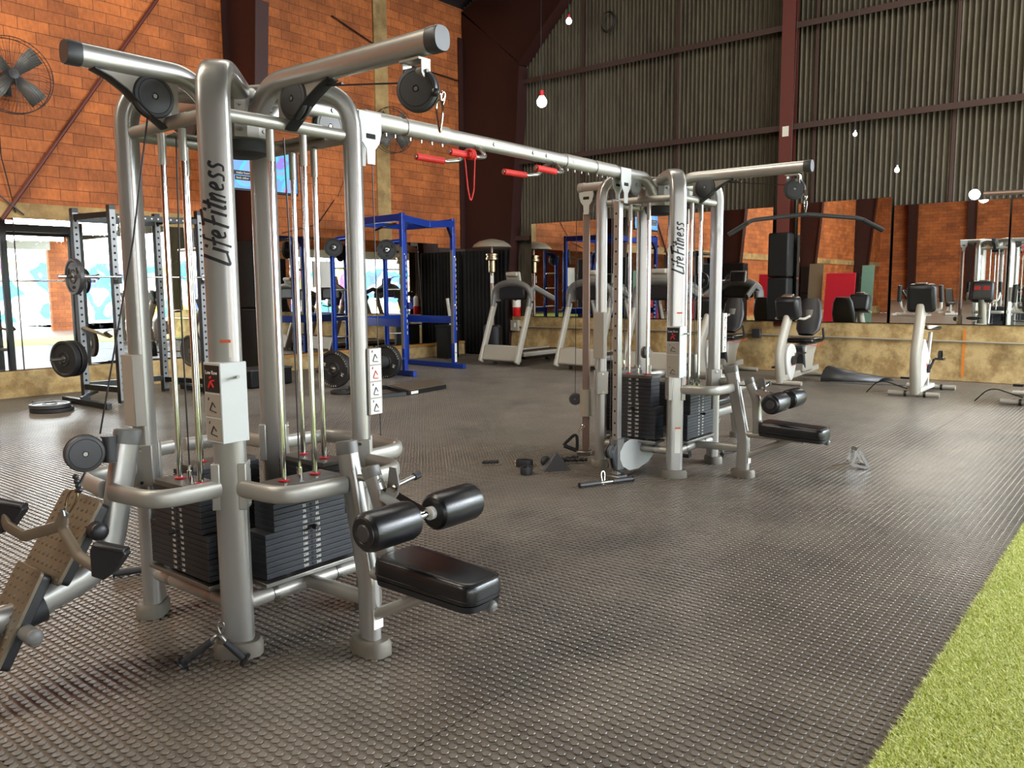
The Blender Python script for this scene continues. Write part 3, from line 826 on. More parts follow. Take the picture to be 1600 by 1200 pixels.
def lat_station(cx, cy, k, label):
    """seat post, seat, thigh rollers of the lat pull-down"""
    S = side_frame(cx, cy, k); U = S(1, 0, 0)-S(0, 0, 0); V = S(0, 1, 0)-S(0, 0, 0); a = math.atan2(U.y, U.x)
    dv = lambda y: NY-y     # v from the photo's y values
    b = MB(); pth = fillet([S(0, .77, .03), S(0, .77, .30), S(0, .655, .86)], .12, 6)
    b.tube(pth, (.030, .050), 22, up=V, n=3.4); post = b.build('seat_post', 'silver', jungle, smooth=40)
    b = MB(); b.tube([S(0, .662, .825), S(0, .652, .872), S(0, .651, .878)], (.0315, .0515), 22, up=V, n=3.4, rr=[1, 1, .9]); b.build('post_cap', 'grey_plastic', post)
    b = MB(); b.T = Matrix.Translation(S(0, .77, 0)); b.tube([(0, 0, 0), (0, 0, .045), (0, 0, .062)], (.095, .062) if k in (1, 3) else (.062, .095), 26, up=(0, 1, 0), n=2.8, rr=[1, 1, .88]); b.build('post_foot', 'foot_grey', post)
    b = MB(); b.box(S(0, .822, .155), (.05, .003, .085), a); b.build('rating_label', 'label_white', post)
    b = MB(); b.tube([S(0, HC, .215), S(0, .75, .225)], (.022, .030), 18, n=3); b.build('floor_link', 'silver_dull', jungle)
    b = MB(); b.tube([S(0, .79, .345), S(0, 1.25, .345)], .026, 18); b.build('seat_tube', 'silver_dull', jungle)
    b = MB(); b.tube([S(0, .80, .165), S(0, 1.16, .35)], .024, 18); b.build('seat_brace', 'silver_dull', jungle)
    # seat: tapered pad on a shell
    pts = []
    hw0, hw1, v0, v1 = .120, .100, .92, 1.42
    out = fillet([(0, v0, 0), (hw0, v0, 0), (hw1, v1, 0), (-hw1, v1, 0), (-hw0, v0, 0), (-.001, v0, 0)], [.05, .06, .06, .05], 6)
    out = [(p.x, p.y) for p in out[:-1]]
    def ring(sc, z, e=0):
        r = []
        for (x, y) in out:
            yy = (y-(v0+v1)/2)
            r.append(S(x*sc, (v0+v1)/2+yy*(1-(1-sc)*.45), z-.022+e*yy))
        return r
    b = MB(); lay = [(.90, .398), (.985, .402), (1.0, .415), (1.0, .450), (.975, .468), (.90, .478), (.75, .481)]
    n = len(out); vs = []; fs = []
    for sc, z in lay: vs += [tuple(p) for p in ring(sc, z, -.03)]
    for i in range(len(lay)-1):
        for j in range(n):
            j2 = (j+1) % n; fs.append((i*n+j, i*n+j2, (i+1)*n+j2, (i+1)*n+j))
    fs.append(tuple(range(n-1, -1, -1))); fs.append(tuple((len(lay)-1)*n+j for j in range(n)))
    b._add(vs, fs); seat = b.build('seat', 'vinyl', jungle, smooth=50)
    b = MB(); r0 = [p for p in ring(1.004, .417, -.03)]; b.tube(r0, .002, 6, closed=True); r1 = ring(.955, .474, -.03); b.tube(r1, .0018, 6, closed=True); b.build('seat_seam', 'vinyl_seam', seat)
    b = MB()
    vs = []; fs = []; lay = [(.80, .368), (.95, .374), (.98, .398)]
    for sc, z in lay: vs += [tuple(p) for p in ring(sc, z, -.03)]
    for i in range(2):
        for j in range(n):
            j2 = (j+1) % n; fs.append((i*n+j, i*n+j2, (i+1)*n+j2, (i+1)*n+j))
    fs.append(tuple(range(n-1, -1, -1))); b._add(vs, fs); b.build('seat_shell', 'black_plastic', seat)
    b = MB(); b.lathe([(.022, -.01), (.024, .008), (.020, .022), (.012, .028)], S(.03, 1.40, .345), V*1.0+Vector((0, 0, -.3)), 18); b.build('bumper_knob', 'grey_plastic', seat, label='grey round knob under the front of the seat')
    # thigh hold-down
    b = MB(); b.tube(fillet([S(0, .88, .36), S(0, .87, .62), S(0, .80, .78)], .1, 5), (.028, .036), 20, up=V, n=3.2); up = b.build('roller_post', 'silver', jungle)
    b = MB(); b.tube([S(0, .815, .745), S(0, .798, .785), S(0, .796, .792)], (.0295, .0375), 20, up=V, n=3.2, rr=[1, 1, .85]); b.build('post_cap', 'grey_plastic', up)
    b = MB(); b.cyl(S(0, .66, .735), S(0, .86, .735), .014, 12); b.box(S(0, .69, .735), (.05, .06, .075), a); b.build('pivot_bracket', 'steel', up, bevel=.004)
    b = MB(); b.prism([(-.02, -.05), (.03, -.05), (.055, .0), (.04, .07), (.0, .07)], S(.04, .87, .72), V, (0, 0, 1), .006); b.build('adjuster_plate', 'grey_plastic', up)
    b = MB(); b.cyl(S(.03, .90, .715), S(.15, .90, .735), .011, 12); b.build('adjuster_rod', 'steel', up)
    b = MB(); b.tube([S(.145, .90, .734), S(.175, .90, .739)], .016, 10); b.build('adjuster_knob', 'black_plastic', up)
    vr, zr = 1.09, .635
    b = MB(); b.cyl(S(-.29, vr, zr), S(.29, vr, zr), .0135, 14); b.bar(S(0, .88, .69), S(0, vr, zr), .05, .045); ax = b.build('roller_bar', 'chrome', jungle)
    for s in (-1, 1):
        b = MB(); x0, x1 = (.055, .295)
        b.lathe([(.03, 0), (.060, .002), (.071, .012), (.075, .03), (.075, .21), (.071, .228), (.060, .238), (.03, .24)], S(s*x0, vr, zr), U*s, 36)
        rl = b.build('thigh_roller', 'vinyl', jungle, smooth=30)
        b = MB(); b.lathe([(.058, 0), (.056, .004), (.038, .0045), (.036, .002)], S(s*(x1-.001), vr, zr), U*s, 28); b.build('roller_cap', 'black_plastic', rl)
        b = MB(); b.lathe([(.034, 0), (.03, .004), (.001, .005)], S(s*(x1+.001), vr, zr), U*s, 24); b.build('end_disc', 'graphite', rl)
        b = MB(); b.cyl(S(s*(x0-.02), vr, zr), S(s*(x0+.002), vr, zr), .026, 20); b.build('roller_collar', 'white_paint', rl)
    b = MB(); b.cyl(S(.03, 1.0, .60), S(.035, 1.03, .545), .008, 10); b.build('spring_pin', 'steel', up)
    # end pulley of the boom
    b = MB(); P = S(0, 1.115, 2.285)
    b.box(S(0, 1.10, 2.315), (.06, .10, .008) if k in (0, 2) else (.10, .06, .008))
    b.prism([(-.022, .0), (.022, 0), (.022, -.045), (.012, -.06), (-.012, -.06), (-.022, -.045)], S(0, 1.155, 2.31), U, (0, 0, 1), .004)
    b.prism([(-.022, .0), (.022, 0), (.022, -.045), (.012, -.06), (-.012, -.06), (-.022, -.045)], S(0, 1.06, 2.31), U, (0, 0, 1), .004)
    br = b.build('pulley_bracket', 'silver_dull', jungle)
    b = MB(); b.cyl(S(0, 1.065, 2.272), S(0, 1.15, 2.272), .022, 18); b.cyl(S(0, 1.15, 2.272), S(0, 1.166, 2.272), .008, 6); b.build('swivel', 'grey_plastic', br)
    pulley(jungle, S(0, 1.115, 2.212), U*.86+V*-.42, .078, 'end_pulley')
    b = MB(); b.tube([S(0, .42, 2.262+.07), S(0, 1.07, 2.245)], .0035, 8); b.tube([S(0, .62, 2.305), S(0, .70, 2.30)], .006, 8)
    b.build('boom_cable', 'cable', jungle)

def stand_tower(cx, cy):
    hub(cx, cy)
    for sx, sy in ((-1, -1), (-1, 1), (1, -1), (1, 1)):
        col, base, o = column(cx, cy, sx, sy, True)
        if (sx, sy) == (-1, -1):
            logo(col, base, o, 1.80, .40)
            b = MB(); tan = Vector((0, 0, 1)).cross(o); q = Matrix.Rotation(math.atan2(o.y, o.x)+math.pi/2, 3, 'Z')
            b.box(base+o*.0405+Vector((0, 0, 1.272))+tan*.012, (.042, .002, .07), q); b.build('warning_label', 'label_white', col)
            b = MB(); b.box(base+o*.0415+Vector((0, 0, 1.302))+tan*.012, (.042, .002, .012), q); b.build('warning_band', 'label_orange', col)
            if cx > 4:
                b = MB(); b.box(base+o*.0415+Vector((0, 0, .30))+tan*.012, (.045, .002, .20), q); b.build('warning_label', 'label_white', col)
                b = MB(); b.box(base+o*.0425+Vector((0, 0, .40))+tan*.012, (.045, .002, .014), q); b.build('warning_band', 'label_orange', col)
    for k in range(4):
        rails(cx, cy, k, bumper=not (cx > 4 and k in (1, 2)))

# near tower
stand_tower(NX, NY)
placard_full(NX, NY, -1, -1); side_box(NX, NY, 1, -1, (.035, -.045), (.085, .05), (0, -1, 0), .92, 1.23, 4); side_box(NX, NY, -1, 1, (-.05, -.02), (.05, .10), (-1, 0, 0), .90, 1.22, 0)
for k in range(4): stack(NX, NY, k, near=True)
SN0, _ = arm(NX, NY, 0, 1.24)
arm(NX, NY, 1, .74, zt=2.392); arm(NX, NY, 2, .55)
lat_station(NX, NY, 0, '')
# far tower
stand_tower(FX, FY)
placard_full(FX, FY, -1, -1, z0=.80, z1=1.20); side_box(FX, FY, 1, -1, (.045, -.045), (.085, .05), (0, -1, 0), .95, 1.28, 4); side_box(FX, FY, -1, 1, (-.05, -.02), (.05, .10), (-1, 0, 0), .92, 1.30, 0)
for k in range(4): stack(FX, FY, k, near=True, top=.80 if k in (1, 2) else .675, wide=.2 if k == 1 else .235, narrow=.16 if k == 1 else .19)
arm(FX, FY, 0, 1.24); arm(FX, FY, 2, .80, caps='silver_dull'); arm(FX, FY, 3, .62)
lat_station(FX, FY, 0, '')

# overhead beam with its sleeves
def lerp(a, b, t): return Vector(a)*(1-t)+Vector(b)*t
A = Vector((NX, NY, 2.37)); B = Vector((FX, FY, 2.37)); AB = (B-A).normalized()
b = MB(); b.tube(fillet([A+AB*.03-Vector((0, 0, .20)), A+AB*.24, B-AB*.24, B-AB*.03-Vector((0, 0, .20))], .19, 9), (.034, .042), 26, up=(0, 0, 1), n=2.5); beam = b.build('overhead_beam', 'silver', jungle, smooth=40)
for t0, t1, r in ((.72, .98, 1.12), (1.02, 1.36, 1.13), (2.55, 2.90, 1.13), (2.94, 3.22, 1.12)):
    b = MB(); b.tube([A+AB*t0, A+AB*t1], (.034*r, .042*r), 26, up=(0, 0, 1), n=2.5); sl = b.build('beam_sleeve', 'silver_dull', beam)
    b = MB()
    for q in range(4):
        p = A+AB*(t0+(t1-t0)*(q+.5)/4); b.cyl(p-Vector((0, 0, .05)), p-Vector((0, 0, .066)), .006, 6)
    b.build('sleeve_bolts', 'steel', sl)
b = MB()
for t in (1.75, 2.15, 2.3, 2.62, .5, .62): 
    p = A+AB*t; sd = Vector((AB.y, -AB.x, 0)); b.cyl(p+sd*.03, p+sd*.041, .012, 6)
b.build('side_bolts', 'steel', beam)
def slot_bracket(P, d, up=1):
    """white slotted hanger plate under a boom"""
    b = MB(); poly = [(-.075, .10), (.075, .10), (.075, .0), (.06, -.05), (.03, -.085), (.026, -.16), (-.026, -.16), (-.03, -.085), (-.06, -.05), (-.075, 0)]
    sd = Vector((d[1], -d[0], 0))
    hs = []
    for s in (-1, 1): b.prism(poly, Vector(P)+sd*(.036*s), d, (0, 0, 1), .004)
    o = b.build('slotted_bracket', 'box_grey', jungle)
    for s in (-1, 1):
        b = MB(); b.tube([Vector(P)+sd*(.037*s)-Vector(d)*.03-Vector((0, 0, .02)), Vector(P)+sd*(.037*s)+Vector(d)*.03-Vector((0, 0, .02))], (.004, .013), 10, n=3); b.build('slot', 'dark_hole', o)
slot_bracket(A+AB*.74-Vector((0, 0, .07)), tuple(AB)); slot_bracket(B-AB*.62-Vector((0, 0, .07)), tuple(AB))
pulley(jungle, A+AB*.49-Vector((0, 0, .075)), (0, 1, 0), .085, mt='grey_plastic'); pulley(jungle, B-AB*.44-Vector((0, 0, .075)), (0, 1, 0), .085, mt='grey_plastic')
b = MB(); b.tube([A+AB*.78-Vector((0, 0, .1)), A+AB*.79-Vector((0, 0, 1.9))], .003, 8); b.build('beam_cable', 'cable', jungle)

# adjustable cable columns on the far tower
def cable_column(P, d, carr_z, mt, pm, wheel):
    """holed post; d: outward direction on plan"""
    P = Vector(P); d = Vector(d).normalized(); sd = Vector((-d.y, d.x, 0))
    b = MB(); b.bar(P+Vector((0, 0, .03)), P+Vector((0, 0, 2.16)), .052, .062, up=d); post = b.build('holed_post', mt, jungle, bevel=.006)
    b = MB()
    for i in range(19):
        z = .35+i*.095
        b.cyl(P+d*.026+Vector((0, 0, z)), P+d*.0318+Vector((0, 0, z)), .0085, 10)
        b.cyl(P-sd*.020+Vector((0, 0, z+.03)), P-sd*.0268+Vector((0, 0, z+.03)), .0075, 10)
    o_ = b.build('post_holes', 'dark_hole', post); o_['kind'] = 'stuff'
    b = MB(); b.box(P+d*.01+Vector((0, 0, .015)), (.13, .13, .03), math.atan2(d.y, d.x)); b.build('post_foot', 'steel', post, bevel=.004)
    c = P+Vector((0, 0, carr_z))
    b = MB(); b.tube([c-Vector((0, 0, .12)), c+Vector((0, 0, .12))], (.052, .055), 18, up=d, n=3.5); ca = b.build('carriage', pm, jungle, smooth=40)
    b = MB(); b.tube([c+sd*-.05, c+sd*-.085], .010, 12); b.ball(c-sd*.095, .020, 10); b.build('pop_pin', 'black_plastic' if wheel else 'yellow_plastic', ca, label=None if wheel else 'yellow pull knob')
    pulley(jungle, c+d*.10+Vector((0, 0, .03)), sd, .055, 'swivel_pulley', 'graphite')
    b = MB(); b.tube([c+d*.05, c+d*.10+Vector((0, 0, .03))], .012, 8); b.build('swivel_arm', 'steel', ca)
    b = MB(); b.tube([c+d*.10+Vector((0, 0, .08)), P+d*.09+Vector((0, 0, 2.2))], .003, 8); b.build('post_cable', 'cable', jungle)
    return c
P1 = Vector((FX-.65, FY, 0)); cable_column(P1, (-1, 0, 0), .20, 'silver', 'grey_plastic', True)
P2 = Vector((FX+.01, FY+.73, 0)); cable_column(P2, (-.45, 1, 0), .47, 'rosy_steel', 'warm_silver', False)
slot_bracket((P2.x, P2.y-.02, 2.30), (0, 1, 0))
# floor pulley housing at the foot of the chrome post
b = MB(); b.prism([(-.66, .06), (-.62, .0), (-.52, -.05), (-.38, -.06), (-.22, -.03), (-.06, .06), (.0, .15), (-.04, .21), (-.16, .23), (-.34, .17), (-.50, .20), (-.60, .18), (-.66, .12)], (FX-.02, FY-.05, .10), (1, 0, 0), (0, 0, 1), .004)
b.prism([(-.66, .06), (-.62, .0), (-.52, -.05), (-.38, -.06), (-.22, -.03), (-.06, .06), (.0, .15), (-.04, .21), (-.16, .23), (-.34, .17), (-.50, .20), (-.60, .18), (-.66, .12)], (FX-.02, FY+.03, .10), (1, 0, 0), (0, 0, 1), .004)
b.build('pulley_housing', 'box_grey', jungle)
pulley(jungle, (FX-.60, FY-.01, .18), (0, 1, 0), .145, 'floor_pulley', 'graphite'); pulley(jungle, (FX-.18, FY-.01, .26), (0, 1, 0), .075, 'floor_pulley', 'graphite')
pulley(jungle, (FX-.31, FY-.06, .98), (0, 1, .0), .05, 'floating_pulley', 'grey_plastic')

# low-row station of the near tower: curved post with foot plates and a swivel pulley
S = side_frame(NX, NY, 1)
b = MB(); pr = fillet([S(0, .59, .93), S(0, .705, .40), S(0, 1.05, .30), S(0, 1.9, .30), S(0, 2.1, .03)], [.22, .2, .1], 8)
b.tube(pr, (.040, .052), 24, up=(-1, 0, 0), n=2.6); rp = b.build('row_post', 'silver', jungle, smooth=40)
b = MB(); b.tube([S(0, .600, .885), S(0, .588, .938), S(0, .587, .944)], (.0415, .0535), 24, up=(-1, 0, 0), n=2.6, rr=[1, 1, .9]); b.build('post_cap', 'grey_plastic', rp)
b = MB(); b.cyl(S(0, .665, .83), S(0, .665, .92), .028, 20); b.cyl(S(0, .665, .822), S(0, .665, .83), .032, 20); b.cyl(S(0, .665, .92), S(0, .665, .928), .032, 20); b.build('swivel', 'graphite', rp)
pulley(jungle, S(0, .765, .872), (.25, 1, 0), .074, 'row_pulley')
b = MB(); b.tube([S(0, .70, .94), S(0, .52, 1.7), S(0, .42, 2.25)], .0035, 8); b.build('row_cable', 'cable', jungle)
b = MB(); b.cyl(S(0, .96, .315), S(0, 1.03, .302), .062, 20); b.build('pivot_sleeve', 'rubber', rp)
def foot_plate(P00, P10, P01, nm, dots):
    """studded tread: P00 lower near corner, P10 lower far, P01 upper near"""
    o = Vector(P00); ex = Vector(P10)-o; ez = Vector(P01)-o; X = ex.normalized(); Z = (ez-X*ez.dot(X)).normalized(); Nn = Z.cross(X)
    if Nn.x > 0: Nn = -Nn
    W, Hh = ex.length, ez.length
    poly = fillet([(W/2, 0, 0), (W, 0, 0), (W, Hh, 0), (0, Hh, 0), (0, 0, 0), (W/2-.001, 0, 0)], .02, 3); poly = [(p.x, p.y) for p in poly[:-1]]
    b = MB(); b.prism(poly, o, X, Z, .014); fp = b.build('foot_plate', 'footplate', jungle, bevel=.002)
    b = MB(); b.prism([((p[0]-W/2)*.94+W/2, (p[1]-Hh/2)*.96+Hh/2) for p in poly], o-Nn*.026, X, Z, .036); b.build('plate_backing', 'black_plastic', fp, bevel=.004)
    b = MB(); nx_, nz_ = dots
    for i in range(nx_):
        for j in range(nz_):
            c = o+X*(W*(i+.6+.25*(j % 2))/(nx_+.4))+Z*(Hh*(j+.6)/(nz_+.2))+Nn*.007
            b.lathe([(.0085, 0), (.0065, .0035), (.003, .0045)], c, Nn, 10)
    o_ = b.build('tread_studs', 'footplate', fp); o_['kind'] = 'stuff'
    return fp, X, Z, Nn
fp, X_, Z_, N_ = foot_plate((1.215, 3.14, .42), (1.215, 3.46, .42), (1.395, 3.14, .705), 'a', (8, 10))
b = MB(); b.cyl(Vector((1.36, 3.10, .60)), Vector((1.36, 3.155, .60)), .034, 20, r2=.034); b.ball((1.36, 3.105, .60), (.036, .022, .036), 16); b.build('bumper_knob', 'black_plastic', fp)
fp, X_, Z_, N_ = foot_plate((1.005, 3.18, .15), (1.005, 3.40, .15), (1.185, 3.18, .475), 'b', (5, 11))
b = MB(); b.cyl(Vector((1.11, 3.10, .27)), Vector((1.11, 3.19, .27)), .03, 20); b.ball((1.11, 3.105, .27), (.032, .02, .032), 16); b.build('bumper_knob', 'grey_plastic', fp)

# low-row bench behind the far tower
S = side_frame(FX, FY, 3)
b = MB(); b.tube(fillet([S(0, .35, .30), S(0, 1.55, .30), S(0, 1.62, .03)], .1, 6), (.03, .04), 18, n=3); bn = b.build('bench_beam', 'silver', jungle)
b = MB(); b.box(S(0, 1.15, .43), (.72, .26, .07)); b.build('bench_pad', 'vinyl', jungle, bevel=.02, smooth=40)
b = MB(); b.cyl(S(0, 1.15, .3), S(0, 1.15, .40), .025); b.build('bench_post', 'silver_dull', jungle)
b = MB(); b.cyl(S(0, .75, .3), S(0, .66, .9), .03); b.build('row_post', 'silver', jungle)
b = MB(); b.cyl(S(0, 1.62, 0), S(0, 1.62, .05), .06, 20); b.build('post_foot', 'foot_grey', bn)
for s in (-1, 1):
    b = MB(); q = Matrix.Rotation(R(-50), 3, 'Y'); b.box(S(s*.16, .72, .26), (.16, .12, .012), q); b.build('foot_plate', 'grey_plastic', jungle, bevel=.003)
# handle hooks and grips under the beam
for t, lab in ((1.59, 'a'), (2.40, 'b')):
    p = A+AB*t
    for s in (-1, 1):
        b = MB(); sd = Vector((AB.y, -AB.x, 0))*s
        pth = fillet([p-Vector((0, 0, .03)), p+sd*.06-Vector((0, 0, .05)), p+sd*.10-Vector((0, 0, .10)), p+sd*.12-AB*.10-Vector((0, 0, .115)), p+sd*.13-AB*.36-Vector((0, 0, .115))], .05, 5)
        b.tube(pth, .012, 12); hk = b.build('pull_up_hook', 'steel', jungle)
        b = MB(); b.tube([p+sd*.122-AB*.13-Vector((0, 0, .115)), p+sd*.13-AB*.35-Vector((0, 0, .115))], .020, 14, rr=[1, 1]); b.build('red_grip', 'red_grip', hk, label='red wrapped grip of the pull-up hook')
# ------------------------------------------------------------------ racks, bars, plates
def bumper(P, axis, r, th, label, cat='weight plate', group=None, name='weight_plate', mt='rubber', script=False, holes=False):
    """weight disc centred at P"""
    P = Vector(P); a = Vector(axis).normalized()
    t = thing(name, label, cat, tuple(P), world=True, group=group)
    h = th/2
    prof = [(r*.12, -h*.7), (r*.32, -h*.75), (r*.36, -h*.95), (r*.40, -h*.6), (r*.80, -h*.6), (r*.86, -h), (r*.97, -h), (r, -h*.75), (r, h*.75), (r*.97, h), (r*.86, h), (r*.80, h*.6), (r*.40, h*.6), (r*.36, h*.95), (r*.32, h*.75), (r*.12, h*.7)]
    b = MB(); b.lathe(prof, P, a, 36); b.build('disc', mt, t, smooth=30)
    b = MB(); b.lathe([(r*.12, -h*.8), (r*.17, -h*.8), (r*.17, h*.8), (r*.12, h*.8)], P, a, 20); b.build('hub_ring', 'steel', t)
    x = a.orthogonal().normalized()
    if abs(a.z) < .5: x = Vector((0, 0, 1)).cross(a).normalized()
    y = a.cross(x)
    if holes:
        for k in range(3):
            q = k*2*math.pi/3+.5; b = MB()
            for s in (-1, 1):
                c = P+x*math.cos(q)*r*.60+y*math.sin(q)*r*.60+a*s*h*.62
                b.tube([c-a*s*.001, c+a*s*.001], (r*.2, r*.09), 14, up=(x*math.cos(q)+y*math.sin(q)), n=2.4)
            b.build('grip_hole', 'dark_hole', t)
    if script:
        for s in (-1,):
            for word, q0 in (('THRUSTER', 2.4), ('45', 0.4), ('45', 3.6), ('THRUSTER', -1.2)):
                n = len(word)
                for i, ch in enumerate(word):
                    q = q0-(i-(n-1)/2)*.155
                    d = x*math.cos(q)*-1+y*math.sin(q)
                    rr_ = .90 if n > 3 else .62
                    rd = (x*math.cos(q)+y*math.sin(q)); c = P+rd*r*(.905 if n > 3 else .62)+a*s*(h*1.0 if n > 3 else h*.62)+a*s*.001
                    N_ = a*s; X = rd.cross(N_)*1.0
                    X = (-X) if False else X
                    # text tops point outwards
                    plate_text(t, ch, c, rd.cross(N_), rd, r*(.13 if n > 3 else .24), 'label_white', 'raised_letter')
    return t
def holed_post(b, bh, P, z0, z1, w=.075, faces=((0, -1, 0),), st=.10, r=.011):
    P = Vector(P); b.box(P+Vector((0, 0, (z0+z1)/2)), (w, w, z1-z0))
    for f in faces:
        f = Vector(f); z = z0+.15
        while z < z1-.05:
            c = P+Vector((0, 0, z)); bh.cyl(c+f*(w/2-.002), c+f*(w/2+.0012), r, 8, caps=True); z += st

# black squat rack at the left
t = thing('squat_rack', 'black steel squat rack with holed uprights, holding a loaded barbell', 'squat rack', (5.6, 11.2, 0), world=True)
RP = dict(A=(5.05, 11.65), B=(5.17, 10.85), C=(6.2, 11.65), D=(6.40, 10.85))
ZT = 2.62
for key in 'ABCD':
    x, y = RP[key]
    b = MB(); b.box((x, y, (ZT+.02)/2), (.085, .085, ZT-.02)); up = b.build('upright', 'black_steel', t, bevel=.004, smooth=0)
    b = MB(); b.box((x, y-.0435, ZT/2), (.076, .002, ZT-.12)); fc = b.build('upright_face', 'holed_grey', up, smooth=0)
    b = MB()
    z = .2
    while z < ZT-.1: b.cyl((x, y-.043, z), (x, y-.0456, z), .016, 10); z += .09
    bb = b.build('post_holes', 'dark_hole', up); bb['kind'] = 'stuff'
def rbar(a, c, z, h=.075, nm='crossmember', mt='black_steel'):
    b = MB(); b.bar((a[0], a[1], z), (c[0], c[1], z), .07, h); return b.build(nm, mt, t, bevel=.003, smooth=0)
rbar(RP['A'], RP['B'], 2.50); rbar(RP['C'], RP['D'], 2.50); rbar(RP['B'], RP['D'], 2.47); rbar(RP['A'], RP['C'], 2.50, .12)
rbar(RP['A'], RP['B'], .20); rbar(RP['C'], RP['D'], .20); rbar(RP['A'], RP['C'], .22)
rbar((4.83, 11.8), (4.83, 10.5), .045, .07, 'floor_foot'); rbar((6.55, 11.8), (6.55, 10.5), .045, .07, 'floor_foot')
b = MB(); b.bar((4.83, 11.3, .09), (5.05, 11.3, .16), .06, .03); b.bar((6.2, 11.3, .16), (6.55, 11.3, .09), .06, .03); b.build('foot_bracket', 'black_steel', t)
b = MB()
for i in range(12): b.box((5.25+i*.09, 10.813, 2.47), (.02, .002, .02))
o = b.build('bar_slots', 'label_white', t); o['kind'] = 'stuff'
b = MB(); b.tube([(5.05, 11.6, .61), (4.55, 11.45, .61)], .025, 14); b.build('plate_peg', 'steel', t)
for key in 'BD':
    x, y = RP[key]
    b = MB(); b.box((x, y-.07, 1.63), (.06, .12, .05)); b.box((x, y-.13, 1.66), (.06, .015, .12)); b.build('bar_hook', 'black_steel', t, bevel=.004)
b = MB(); b.tube(fillet([(5.17, 10.82, 1.02), (5.0, 10.9, .98), (5.3, 11.25, .86), (5.05, 11.6, 1.02)], .2, 6), (.028, .006), 10); b.build('safety_strap', 'tan_bench', t)
# barbell on the hooks
def barbell(P, axis, ln, label, half=1.1, name='barbell'):
    P = Vector(P); a = Vector(axis).normalized()
    t = thing(name, label, 'barbell', tuple(P), world=True)
    b = MB(); b.cyl(P-a*half*.62, P+a*half*.62, .0145, 14); b.build('shaft', 'chrome', t)
    for s in (-1, 1):
        b = MB(); b.cyl(P+a*s*half*.60, P+a*s*half, .025, 18); b.cyl(P+a*s*half*.595, P+a*s*half*.615, .038, 18); b.build('sleeve', 'chrome', t)
    return t
barbell((5.62, 10.70, 1.69), (1, 0, 0), 2.2, 'chrome barbell racked across the black squat rack', half=1.22)
bumper((4.60, 10.70, 1.69), (1, 0, 0), .225, .06, 'black plate with grip holes on the left end of the racked barbell', holes=True, mt='graphite')
bumper((6.64, 10.70, 1.69), (1, 0, 0), .225, .06, 'black plate on the right end of the racked barbell, behind the cable tower', holes=True, mt='graphite')
bumper((4.86, 11.545, .61), (1, .3, 0), .245, .085, 'black bumper plate stored low on the squat rack, inner one of two')
bumper((4.76, 11.515, .61), (1, .3, 0), .245, .085, 'black bumper plate stored low on the squat rack, outer one of two facing the room')
bumper((6.45, 11.3, .62), (1, .1, 0), .235, .06, 'grey rimmed plate behind the chrome guide rods at the squat rack foot', mt='grey_rubber')
# plates lying on the floor
bumper((4.72, 11.78, .022), (0, 0, 1), .30, .04, 'wide flat black plate on the floor under the long mirror, nearer the wall', mt='graphite')
bumper((4.34, 11.0, .025), (0, 0, 1), .25, .045, 'black plate on the floor at left, lowest of two stacked discs', mt='rubber')
bumper((4.32, 11.0, .078), (0, 0, 1), .235, .05, 'black gripped plate lying on top of another by the squat rack foot', mt='graphite', holes=True)

# blue power rack
t = thing('power_rack', 'blue steel power rack standing before the wall mirrors under the far fan', 'power rack', (10.7, 11.2, 0), world=True)
F1, F2, R1, R2 = (9.92, 10.40), (11.42, 10.62), (10.12, 12.05), (11.55, 12.05)
ZB = 2.80
def blue(a, c, za, zb, w=.075, h=.075, nm='crossmember', mt='blue_steel', p=None, up=(0, 0, 1)):
    b = MB(); b.bar((a[0], a[1], za), (c[0], c[1], zb), w, h, up=up); return b.build(nm, mt, p or t, bevel=.006, smooth=0)
for p in (F1, F2, R1, R2): blue(p, p, .02, ZB, nm='upright', up=(0, 1, 0))
for p, q in ((F1, R1), (F2, R2)):
    blue(p, q, ZB-.07, ZB-.07, h=.12); blue(p, q, .92, .92, w=.05, h=.14)
    d = (Vector((p[0], p[1], 0))-Vector((q[0], q[1], 0))).normalized(); e = (p[0]+d.x*.28, p[1]+d.y*.28)
    blue(q, e, .05, .05, h=.09, nm='floor_tube')
blue(R1, R2, .92, .92, w=.05, h=.14); blue(R1, R2, ZB-.07, ZB-.07, h=.10)
mid = ((F1[0]+F2[0])/2, (F1[1]+F2[1])/2)
blue(F1, mid, ZB-.09, ZB-.15, h=.12, nm='bent_top_bar'); blue(mid, F2, ZB-.15, ZB-.09, h=.12, nm='bent_top_bar')
for p, q in ((F1, F2), (F2, F1)):
    d = (Vector((q[0], q[1], 0))-Vector((p[0], p[1], 0))).normalized()
    b = MB(); b.prism([(.03, -.1), (.20, -.1), (.03, -.36)], (p[0], p[1], ZB), d, (0, 0, 1), .06); b.build('corner_gusset', 'dark_blue', t)
for p in (F1, F2):
    b = MB(); b.box((p[0]-.042, p[1], 1.35), (.008, .06, 1.75)); b.build('grey_liner', 'grey_plastic', t)
    b = MB()
    for i in range(14): b.box((p[0]+.046, p[1]-.01, .75+i*.10), (.014, .04, .055))
    o = b.build('hook_slots', 'label_white', t); o['kind'] = 'stuff'
    b = MB()
    for z in (.3, 1.2, 2.1, 2.5, 2.72): b.cyl((p[0], p[1]-.037, z), (p[0], p[1]-.044, z), .014, 8)
    b.build('bolt_heads', 'chrome', t)
b = MB(); b.box((F2[0]+.0, F2[1]-.04, .30), (.05, .006, .36)); b.build('white_label', 'label_white', t)
b = MB(); b.tube(fillet([(F1[0]-.05, F1[1]+.1, 2.62), (F1[0]-.35, F1[1]+.1, 2.55), (F1[0]-.35, F1[1]+.3, 2.5)], .05, 4), .02, 10); b.build('dip_handle', 'black_steel', t)
